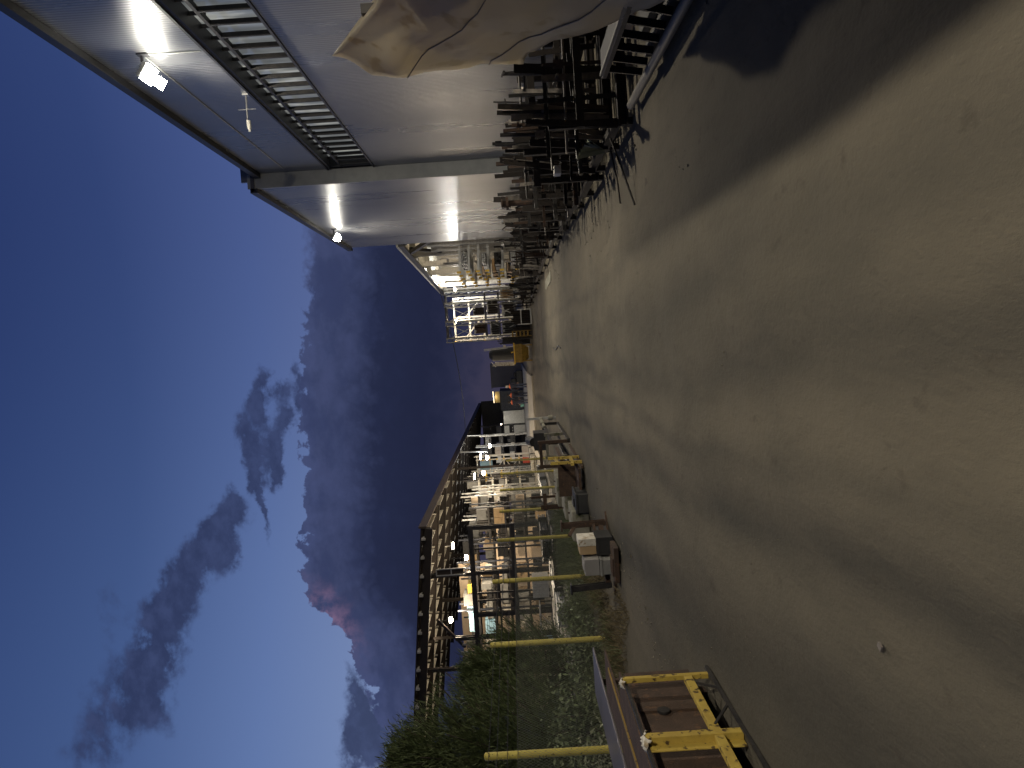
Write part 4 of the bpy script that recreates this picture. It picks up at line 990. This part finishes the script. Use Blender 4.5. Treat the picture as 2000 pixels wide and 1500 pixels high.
b = MB(); b.b2((-4.0,18.2,.1),(-3.08,19.5,.16)); b.b2((-4.0,19.46,.16),(-3.1,19.5,.6)); b.bar((-3.05,18.3,.05),(-3.05,22.5,.05),.06,.06); b.bar((-3.1,19.8,.46),(-3.1,22.3,.46),.07,.09); b.build('body', M['rust'], t)
t = T('dark_sled', 'dark steel sled of rails and posts beyond the small yellow skid', 'sled', (-3.2,24,0))
b = MB(); b.bar((-2.9,22.6,.06),(-2.95,28.2,.06),.08,.08); b.bar((-3.7,22.6,.06),(-3.7,28.2,.06),.08,.08); b.bar((-2.95,22.8,.58),(-3.0,28,.58),.07,.10); b.build('rail', M['dark'], t)
for y, h, mm in ((22.7,1.0,'rust'),(24.6,.72,'concrete'),(28.1,.7,'dark')):
    b = MB(); b.bar((-2.95,y,0),(-2.95,y,h),.10,.10); b.bar((-3.7,y,0),(-3.7,y,h),.1,.1); b.bar((-2.95,y,h-.08),(-3.7,y,h-.08),.06,.09); b.build('stand', M[mm], t)
piece('machine_part', M['blackbox'], 'black lump of machinery resting on the dark sled', 'machine part', lambda b: (b.b2((-3.6,25.6,.62),(-3.0,26.6,1.05)), b.tube((-3.3,25.6,1.05),(-3.3,26.2,1.2),.16,10), b.b2((-3.5,26.6,.62),(-3.1,27.2,.86))), (-3.3,26,.62))
t = T('grey_post', 'grey steel post with a side arm beyond the dark sled', 'post', (-2.95,30.4,0))
b = MB(); b.bar((-2.95,30.4,0),(-2.95,30.4,1.22),.10,.12); b.build('post', M['galv'], t); b = MB(); b.tube((-2.95,30.4,.12),(-2.95,30.4,.3),.11,10); b.bar((-2.95,30.4,.62),(-2.95,26.9,.62),.09,.10); b.build('arm', M['concrete'], t)
t = T('brown_stand', 'rust brown upright stand behind the concrete blocks', 'stand', (-5.1,23.8,0))
b = MB(); b.bar((-5.2,23.8,0),(-5.2,23.8,1.0),.12,.14,I_PROF); b.bar((-4.9,24,0),(-4.9,24,1.3),.07,.07); b.bar((-5.3,23.8,.85),(-4.8,24,.85),.07,.12); b.build('legs', M['rust'], t)

# ------------------------------------------------------------------ road end
ZE = .5
t = T('yellow_hopper', 'yellow steel hopper on legs with a black tank at the end of the road', 'machine', (-.35,50.5,.3))
b = MB(); b.b2((-1.0,50,.95),(.25,51.2,1.42)); b.add([(-1.0,50,.95),(.25,50,.95),(.25,51.2,.95),(-1.0,51.2,.95),(-.75,50.2,.5),(0,50.2,.5),(0,51,.5),(-.75,51,.5)], [(0,1,5,4),(1,2,6,5),(2,3,7,6),(3,0,4,7),(4,5,6,7)]); b.build('hopper', M['yellow2'], t)
b = MB(); b.b2((-1.1,49.96,1.42),(.35,51.25,1.50)); b.bar((-.25,49.95,1.5),(-.30,49.95,1.68),.09,.06); b.build('rim', M['clip'], t)
b = MB(); b.tube((-.38,50.6,1.55),(-.38,50.6,2.95),.44,18); b.tube((-.38,50.6,2.95),(-.38,50.6,3.18),.44,18,.22); b.build('tank', M['blackbox'], t, smooth=False)
for x in (-.9,.15):
    for y in (50.1,51.1):
        b = MB(); b.bar((x,y,.2),(x,y,.95),.08,.08); b.build('leg', M['yellow2'], t)
t = T('leaning_boards', 'bundle of long pale boards standing upright beside the black tank', 'boards', (-.98,50.2,1.5))
b = MB()
for i in range(5): b.bar((-.93-.055*i,50.2,1.5),(-.90-.055*i,50.25,3.0-.05*(4-i)),.045,.12)
b.build('boards', M['carton_w'], t)
b = MB(); b.bar((-.86,50.15,3.06),(-1.2,50.15,2.76),.03,.06); b.build('cut_end', M['white'], t)
t = T('pale_channel', 'pale steel channel leaning upright left of the black tank', 'channel', (.05,50,2.2))
b = MB(); b.bar((.12,50,1.5),(.02,50,3.5),.06,.05); b.bar((.03,50,1.9),(-.07,50,3.5),.05,.05); b.build('channel', M['galv'], t); b = MB(); b.box((.16,49.95,2.1),(.16,.1,.18)); b.build('foot_clamp', M['carton_w'], t)
for i, (x, y, wx, h, mm, lab) in enumerate([(1.05,49.2,.9,1.25,'scrap','dark crate of steel beside the yellow hopper'),(2.0,48.6,.9,1.5,'scrap','dark crate of steel under the tall open frames'),(.55,51.5,.5,2.3,'scrap2','upright dark pack of bars behind the yellow hopper')]):
    t = T('steel_crate', lab, 'crate', (x,y,gz(x,y)), 'crates at the road end')
    g0 = gz(x, y); b = MB()
    for q in range(7): b.b2((x-wx/2+wx*q/7,y+rnd.uniform(-.05,.1),g0+.1),(x-wx/2+wx*(q+.85)/7,y+1,g0+h*rnd.uniform(.78,1)))
    b.build('pieces', M[mm], t)
    b = MB(); b.bar((x-wx/2-.04,y-.08,g0+.05),(x+wx/2+.04,y-.08,g0+.05),.07,.1); b.bar((x-wx/2-.04,y-.08,g0+.7),(x+wx/2+.04,y-.08,g0+.7),.04,.07)
    for s in (-1, 1): b.bar((x+s*(wx/2+.03),y-.08,g0),(x+s*(wx/2+.03),y-.08,g0+.95),.06,.06)
    b.build('frame', M['galv' if i == 1 else 'dark'], t)
t = T('yellow_step', 'small yellow step ladder beside the dark crates at the road end', 'step ladder', (.9,48.9,.25))
b = MB(); b.bar((.75,48.85,.25),(.75,48.95,1.55),.04,.05); b.bar((1.1,48.85,.25),(1.1,48.95,1.55),.04,.05)
for z in (.5,.75,1.0,1.25,1.5): b.bar((.75,48.85,z),(1.1,48.85,z),.04,.10)
b.build('ladder', M['yellow2'], t)
t = T('end_building', 'dark blue grey shed closing off the far end of the road', 'building', (-3.3,96,.5))
b = MB(); b.b2((-4.9,95,.5),(-2.0,104,4.45)); b.build('wall', siding('end_wall_sheet',(.10,.10,.13),(.13,.13,.16),.25,.6,.1,'X'), t)
b = MB(); b.add([(-5.0,94.8,4.45),(-1.9,94.8,4.45),(-1.9,104.2,4.6),(-5.0,104.2,4.6),(-5.0,94.8,4.55),(-1.9,94.8,4.55),(-1.9,104.2,4.7),(-5.0,104.2,4.7)], [(3,2,1,0),(4,5,6,7),(0,1,5,4),(1,2,6,5),(2,3,7,6),(3,0,4,7)]); b.build('roof', M['roof'], t)
t = T('covered_load', 'low black covered load before the dark end shed', 'load', (-3.3,84,.5))
b = MB(); b.b2((-4.4,83.5,.6),(-2.5,86,1.35)); b.b2((-4.3,83.6,1.35),(-3.4,85.6,2.0)); b.b2((-3.3,83.4,1.35),(-2.7,84.6,1.65)); b.build('cover', M['blackbox'], t, bevel=.12)
b = MB(); b.b2((-4.5,83.3,.5),(-2.4,86.2,.6)); b.build('pallet', M['dark'], t)
t = T('dark_container', 'dark container under a pale yellow board near the end of the canopy', 'container', (-5.9,88,.5))
b = MB(); b.b2((-7.3,88,.6),(-5.0,94,3.3)); 
for i in range(12): b.b2((-7.2+.19*i,87.96,.75),(-7.1+.19*i,88,3.15))
b.build('body', M['darkblue'], t); b = MB(); b.b2((-7.35,87.95,.5),(-4.95,94,.6)); b.b2((-7.35,87.94,3.3),(-4.95,94,3.4)); b.build('frame', M['dark'], t)
t = T('yellow_board', 'pale yellow board under a white tube lamp near the canopy end', 'board', (-5.5,87.5,3.4))
b = MB(); b.b2((-6.3,87.5,3.42),(-5.0,87.6,3.95)); b.build('board', mat('yellow_board_paint',(.55,.42,.16),.6), t)
b = MB(); b.bar((-6.3,87.4,4.12),(-4.95,87.4,4.18),.06,.08); b.build('tube', M['lens_w'], t); b = MB(); b.bar((-6.2,87.65,3.4),(-6.2,87.65,4.3),.05,.05); b.bar((-5.1,87.65,3.4),(-5.1,87.65,4.3),.05,.05); b.build('bracket', M['dark'], t)
put_light(t, (-5.6,87.2,4.0), lightdata('tube','POINT',10,WARM,.1))
hang_lamp((-9.6,93.5,3.6), 'lamp lighting the bright low partition far under the canopy', 110, (1,.97,.88), 'lens_c')
hang_lamp((-14.4,49.2,4.9), 'added warm lamp brightening the pale cross wall behind the black frame', 560, WARM, 'lens_c')  # added lamp, brightens the goods and wall behind the black frame
hang_lamp((-9.8,75,5.2), 'lamp between the white racks deep under the canopy', 380, (1,.95,.85), 'lens_c')
hang_lamp((-10.2,66.5,5.0), 'lamp above the white braced frame', 300, (.9,.95,1), 'lens_c')
# overhead cable
b = MB(); pa, pb = Vector(ay(856,556,56)), Vector(ay(909,842,78)); ptsq = []
for i in range(31):
    q = i/30; p_ = pa.lerp(pb, q); p_.z -= 1.1*4*q*(1-q)*.35; ptsq.append(p_)
b.path(ptsq, .035, 6); tag(b.build('overhead_cable', M['cable'], loc=tuple(pa)), 'thin black cable strung high across the end of the road', 'cable')
# small twin glints of broken glass on the dirt
# ------------------------------------------------------------------ people
def skinned(name, verts, edges, mats, parent, sub=1):
    me = bpy.data.meshes.new(name); me.from_pydata([v[:3] for v in verts], edges, []); me.materials.append(mats)
    o = bpy.data.objects.new(name, me); COL.objects.link(o)
    if parent is not None: o.parent = parent
    ORIG[o.name] = ORIG[parent.name] if parent is not None else (0,0,0)
    sk = o.modifiers.new('skin', 'SKIN'); sk.use_smooth_shade = True
    ss = o.modifiers.new('sub', 'SUBSURF'); ss.levels = sub; ss.render_levels = sub
    for i, v in enumerate(verts):
        d = me.skin_vertices[0].data[i]; d.radius = (v[3], v[4] if len(v) > 4 else v[3])
    me.skin_vertices[0].data[0].use_root = True
    return o
def person(loc, rot, label, stride, arm, hairm, hold=None, jacket='navy', legs='jean', h=1.76, lean=0):
    t = T('person', label, 'person', loc); t.rotation_euler = (0, 0, rot); t.scale = (h/1.76,)*3
    s = stride
    V_ = [(0,0,.95,.13,.10),(0,lean*.3,1.15,.13,.10),(0,lean*.7,1.36,.15,.11),(0,lean,1.49,.06),(0,lean+.02,1.56,.055),(0,lean+.03,1.66,.085,.095),(0,lean+.03,1.74,.06)]
    E_ = [(0,1),(1,2),(2,3),(3,4),(4,5),(5,6)]
    for sd in (-1, 1):
        n = len(V_); f = s*sd
        V_ += [(.09*sd,0,.90,.085),(.10*sd,f*.16,.49,.055),(.10*sd,f*.26-.04*abs(f),.09,.042),(.11*sd,f*.26+.14,.03,.035)]
        E_ += [(0,n),(n,n+1),(n+1,n+2),(n+2,n+3)]
        n = len(V_); a = arm[0 if sd < 0 else 1]
        V_ += [(.19*sd,lean*.9,1.42,.055),(.24*sd,lean*.7-.02+a*.06,1.14,.042),(.235*sd,lean*.6+.05+a*.2,.90,.03),(.23*sd,lean*.6+.06+a*.22,.83,.034,.02)]
        E_ += [(2,n),(n,n+1),(n+1,n+2),(n+2,n+3)]
        hx, hy_, hz = V_[n+3][:3]
        for q in range(4):
            m_ = len(V_); dy_ = -.027+.018*q; ln = (.07,.078,.074,.058)[q]
            V_ += [(hx,hy_+dy_,hz-.035,.0085),(hx-.008*sd,hy_+dy_+.006,hz-.035-ln*.55,.008),(hx-.022*sd,hy_+dy_+.010,hz-.035-ln,.0065)]
            E_ += [(n+3,m_),(m_,m_+1),(m_+1,m_+2)]
        m_ = len(V_); V_ += [(hx-.01*sd,hy_+.042,hz-.01,.010),(hx-.02*sd,hy_+.06,hz-.045,.008)]; E_ += [(n+3,m_),(m_,m_+1)]
    n = len(V_)
    V_ += [(0,lean+.125,1.655,.014),(.082,lean+.03,1.655,.012),(-.082,lean+.03,1.655,.012)]; E_ += [(5,n),(5,n+1),(5,n+2)]
    skinned('body', V_, E_, M['skin'], t)
    b = MB()
    for sd in (-1,1): b.box((.033*sd,lean+.122,1.675),(.022,.012,.010))
    b.box((0,lean+.126,1.60),(.05,.012,.010))
    o = b.build('face', M['hair_d'], t); 
    for v in o.data.vertices: v.co += Vector(loc)
    J = [(0,0,.76,.175,.135),(0,lean*.3,1.08,.170,.128),(0,lean*.72,1.37,.19,.13),(0,lean*.95,1.47,.10,.09)]
    JE = [(0,1),(1,2),(2,3)]
    for sd in (-1,1):
        n = len(J); a = arm[0 if sd < 0 else 1]
        J += [(.20*sd,lean*.9,1.41,.075),(.25*sd,lean*.7-.02+a*.06,1.14,.060),(.237*sd,lean*.6+.05+a*.2,.885,.042)]
        JE += [(2,n),(n,n+1),(n+1,n+2)]
    skinned('jacket', J, JE, M[jacket], t)
    P = [(0,0,1.06,.14,.11),(0,0,.88,.14,.115)]; PE = [(0,1)]
    for sd in (-1,1):
        n = len(P); f = s*sd
        P += [(.095*sd,f*.03,.80,.100),(.10*sd,f*.16,.49,.075),(.10*sd,f*.26-.04*abs(f),.10,.062)]
        PE += [(1,n),(n,n+1),(n+1,n+2)]
    skinned('trousers', P, PE, M[legs], t)
    Yk = [(-.20,lean*.9,1.435,.062),(0,lean*.85,1.455,.11,.09),(.20,lean*.9,1.435,.062)]
    skinned('shoulder_yoke', Yk, [(0,1),(1,2)], M['hivis'], t)
    skinned('hair', [(0,lean+.0,1.69,.098,.098),(0,lean+.01,1.75,.085),(0,lean+.012,1.79,.035),(0,lean-.025,1.62,.085,.07)], [(0,1),(1,2),(0,3)], M[hairm], t, 2)
    B_ = []
    for sd in (-1,1):
        f = s*sd; b = MB(); b.b2((.065*sd-.045+.04*sd,f*.26-.09,0),(.065*sd+.045+.04*sd,f*.26+.19,.10)); o = b.build('boot', M['blackbox'], t)
        for v in o.data.vertices: v.co += Vector(loc)
        o.modifiers.new('b','BEVEL').width = .03
    return t
person((-3.0,58.6,.5), .1, 'person with pale grey hair walking away in a navy jacket with orange shoulders', .45, (.3,-.3), 'hair')
person((-3.75,59.2,.5), -.1, 'dark haired person walking away in the middle of the group of three', .35, (-.2,.3), 'hair_d', h=1.70)
person((-4.25,58.4,.5), .2, 'person at the left of the group of three, holding a teal bucket', .25, (.1,.1), 'hair_d', h=1.66)
t = T('teal_bucket', 'teal plastic bucket held at the side of the left walking person', 'bucket', (-4.52,58.45,.95))
b = MB(); b.tube((-4.52,58.5,.93),(-4.52,58.5,1.2),.12,14,.15); b.tube((-4.52,58.5,1.2),(-4.52,58.5,1.215),.162,14); b.build('pail', M['teal'], t); b = MB(); b.path([(-4.52,58.35,1.2),(-4.50,58.42,1.30),(-4.50,58.5,1.33),(-4.5,58.58,1.30),(-4.52,58.65,1.2)], .006, 6); b.build('handle', M['galv'], t)

# ------------------------------------------------------------------ plants
rng = np.random.default_rng(11)
def leaves(name, P, D, ln, wd, m, parent=None, loc=None, curl=.0, jit=.6):
    """P leaf bases, D leaf directions; one small pointed four-sided leaf each"""
    n = len(P); D = D/np.maximum(1e-6, np.linalg.norm(D, axis=1))[:, None]
    rv = rng.normal(size=(n, 3)); S = np.cross(D, rv); S /= np.maximum(1e-6, np.linalg.norm(S, axis=1))[:, None]
    L_ = ln*(1+jit*(rng.random(n)-.5))[:, None]; W = wd*(1+jit*(rng.random(n)-.5))[:, None]
    droop = np.zeros((n, 3)); droop[:, 2] = -curl*L_[:, 0]
    a = P; b = P+D*L_*.45+S*W*.5; c = P+D*L_+droop; d = P+D*L_*.45-S*W*.5
    o0 = np.array(ORIG[parent.name] if parent is not None else (loc or (0,0,0)))
    vv = np.stack([a, b, c, d], 1).reshape(-1, 3)-o0
    me = bpy.data.meshes.new(name); me.vertices.add(4*n); me.vertices.foreach_set('co', vv.ravel().astype(np.float32))
    me.loops.add(4*n); me.loops.foreach_set('vertex_index', np.arange(4*n, dtype=np.int32))
    me.polygons.add(n); me.polygons.foreach_set('loop_start', np.arange(0, 4*n, 4, dtype=np.int32)); me.polygons.foreach_set('loop_total', np.full(n, 4, dtype=np.int32))
    me.materials.append(m); me.update(calc_edges=True); me.validate()
    o = bpy.data.objects.new(name, me); COL.objects.link(o)
    if parent is not None: o.parent = parent
    else: o.location = o0
    ORIG[o.name] = tuple(o0); return o
def evergreen(x, y, H, Rm, label, n_spray, seed, zlow=.5):
    t = T('tree', label, 'tree', (x, y, 0), 'trees behind the fence'); g = np.random.default_rng(seed)
    b = MB(); b.tube((x,y,-.1),(x+.05,y,H*.5),.13,9,.07); b.tube((x+.05,y,H*.5),(x+.1,y,H*.92),.07,8,.015)
    Ps, Ds = [], []
    for i in range(n_spray):
        q = g.random()**.85; z = zlow+(H-zlow)*q*.93
        rr = Rm*(1.0-q)**.62*min(1, .55+2.2*q)*(.72+.5*g.random())+.10
        an = g.random()*2*math.pi
        n = int(30+24*g.random()); s = np.linspace(.18, 1, n)
        ex, ey = math.cos(an), math.sin(an); lift = (.25+.6*g.random())*(.5+.5*q)
        px = x+ex*rr*s; py = y+ey*rr*s; pz = z+rr*lift*s**1.7-.10*np.sin(s*3)
        if i % 4 == 0: b.path([(px[0],py[0],pz[0])]+[(px[k],py[k],pz[k]) for k in (n//3, 2*n//3, n-1)], .012, 4)
        P = np.stack([px,py,pz],1)+g.normal(size=(n,3))*.055*(.4+rr*.5)
        D = np.stack([np.full(n,ex*.8), np.full(n,ey*.8), .55+1.3*lift*s],1)+g.normal(size=(n,3))*.32
        Ps.append(P); Ds.append(D)
    b.build('trunk', M['bark'], t)
    PP = np.concatenate(Ps); DD = np.concatenate(Ds)
    PP = np.concatenate([PP, PP+g.normal(size=PP.shape)*.07]); DD = np.concatenate([DD, DD+g.normal(size=DD.shape)*.3])
    leaves('crown', PP, DD, .21, .017, M['leaf'], t, curl=.1)
    return t
evergreen(-9.4, 16.6, 5.3, 2.25, 'dark feathery evergreen behind the fence at the left, nearest', 560, 3)
evergreen(-11.4, 18.6, 6.2, 2.3, 'dark evergreen standing behind the nearest evergreen', 380, 5)
evergreen(-8.9, 20.0, 3.7, 1.6, 'lower feathery evergreen on the side toward the canopy', 300, 8)
def bush(x, y, H, r, label, n, mt, seed, ln=.10, wd=.05):
    t = T('bush', label, 'bush', (x,y,gz(x,y)), 'bushes along the fence'); g = np.random.default_rng(seed); b = MB(); Ps, Ds = [], []
    ns = 26
    for i in range(ns):
        an = g.random()*6.283; rr = r*(.2+.8*g.random()); h = H*(.45+.55*g.random())*(1-.35*(rr/r)**2)
        tip = np.array((x+math.cos(an)*rr, y+math.sin(an)*rr, h)); root = np.array((x+math.cos(an)*rr*.25, y+math.sin(an)*rr*.25, 0))
        b.path([tuple(root), tuple((root*.5+tip*.5)+np.array((0,0,.1))), tuple(tip)], .008, 4)
        k = n//ns; s = g.random(k)**.6
        P = root+(tip-root)*s[:,None]+np.array((0,0,.1))*np.sin(s*3.1)[:,None]+g.normal(size=(k,3))*(.07+.07*r)
        P[:,2] = np.maximum(P[:,2], .05)
        D = g.normal(size=(k,3))+np.array((0,0,.5)); Ps.append(P); Ds.append(D)
    b.build('stem', M['bark'], t); leaves('leaves', np.concatenate(Ps), np.concatenate(Ds), ln, wd, M[mt], t, curl=.3)
for a in [(-6.7,15.6,1.0,.9,'low leafy bush at the fence below the second near yellow post',1500,'leaf2',21),(-6.9,13.4,1.5,1.0,'leafy green bush behind the fence before the evergreen',2300,'leaf2',22),
          (-7.4,11.4,1.8,1.1,'tall leafy green bush behind the fence near the nearest yellow post',2600,'leaf2',23),(-6.5,11.0,1.05,.7,'pale leafy weed bush at the fence',900,'leaf3',24,.09,.035),
          (-6.35,9.0,1.2,.7,'leafy green bush below the nearest yellow post',1700,'leaf2',25),(-7.8,8.8,2.0,1.1,'big leafy bush left of the nearest yellow post',2400,'leaf2',26),(-6.6,17.9,.9,.8,'low green bush at the foot of the fence farther along',1200,'leaf2',27)]: bush(*a)
def tufts(name, n, xr, yr, hr, m, wd, lean=.5, dens=None):
    x = rng.uniform(*xr, n); y = yr[0]+(yr[1]-yr[0])*rng.random(n)
    cl = np.array([mnoise.noise(Vector((a*.9, b_*.5, 1.7))) for a, b_ in zip(x, y)])
    keep = cl > (-.12 if dens is None else dens); x, y, cl = x[keep], y[keep], cl[keep]
    P = np.stack([x, y, np.array([gz(a, b_) for a, b_ in zip(x, y)])-.02], 1)
    h = rng.uniform(*hr, len(x))*(.7+.8*np.clip(cl+.2, 0, 1))
    D = np.stack([rng.normal(size=len(x))*lean, rng.normal(size=len(x))*lean, np.ones(len(x))], 1)
    D /= np.linalg.norm(D, axis=1)[:, None]
    P2 = P; n_ = len(x)
    rv = rng.normal(size=(n_,3)); S = np.cross(D, rv); S /= np.linalg.norm(S,axis=1)[:,None]
    tip = P+D*h[:,None]; tip[:,2] -= .15*h*rng.random(n_)
    vv = np.stack([P-S*wd*.5, P+S*wd*.5, P+D*h[:,None]*.55+S*wd*.35, tip, P+D*h[:,None]*.55-S*wd*.35],1).reshape(-1,3)
    me = bpy.data.meshes.new(name); me.from_pydata(vv.tolist(), [], [tuple(range(5*i,5*i+5)) for i in range(n_)]); me.materials.append(m)
    o = bpy.data.objects.new(name, me); COL.objects.link(o); return tag(o, kind='stuff')
tufts('grass', 15000, (-8.8,-6.0), (7.5,29), (.25,.75), M['grass'], .014)
tufts('dry_weeds', 7500, (-6.3,-4.3), (8.6,18.5), (.08,.36), M['straw'], .010, .8, -.1)
tufts('verge_grass', 3600, (-6.3,-5.2), (12,26), (.10,.34), M['grass'], .012, .6, -.1)

def gravel(name, n, xr, yr, sr, m, bias=None):
    vs, fs = [], []
    for _ in range(n):
        q = rnd.random(); y = yr[0]*(yr[1]/yr[0])**q; x = rnd.uniform(*xr) if bias is None else bias+abs(rnd.gauss(0, .5))*(1 if bias < 0 else -1)
        if mnoise.noise(Vector((x*.8, y*.35, 9))) < -.05: continue
        r = rnd.uniform(*sr)*(.5+rnd.random()**3*1.3); k = len(vs); z = gz(x, y)-.004+.03*mnoise.noise(Vector((x,y,0))*.55)
        a = rnd.random()*6.28
        pts_ = [(math.cos(a+t_*2.09)*r*rnd.uniform(.7,1.2), math.sin(a+t_*2.09)*r*rnd.uniform(.7,1.2), 0) for t_ in range(3)]
        vs += [(x+p_[0], y+p_[1], z-r*.3) for p_ in pts_]+[(x+p_[0]*.55, y+p_[1]*.55, z+r*rnd.uniform(.45,.75)) for p_ in pts_]
        fs += [(k,k+1,k+4,k+3),(k+1,k+2,k+5,k+4),(k+2,k,k+3,k+5),(k+3,k+4,k+5)]
    me = bpy.data.meshes.new(name); me.from_pydata(vs, [], fs); me.materials.append(m)
    o = bpy.data.objects.new(name, me); COL.objects.link(o); return tag(o, kind='stuff')
M['stone'] = mat('road_stones', (.16,.14,.105), .9, 0, (.10,.09,.07), 3)
gravel('gravel', 1900, (-4.2,2.3), (4.5,28), (.0025,.008), M['stone'])
gravel('edge_gravel', 1500, (0,0), (6,26), (.006,.02), M['stone'], -4.3)
gravel('heap_gravel', 900, (0,0), (5,30), (.006,.02), M['stone'], 2.5)

# ------------------------------------------------------------------ render settings
sc.view_settings.view_transform = 'Standard'; sc.view_settings.look = 'None'
sc.view_settings.exposure = 0; sc.view_settings.gamma = 1
sc.cycles.use_denoising = True
sc.cycles.max_bounces = 6; sc.cycles.diffuse_bounces = 3; sc.cycles.glossy_bounces = 3; sc.cycles.sample_clamp_indirect = 6
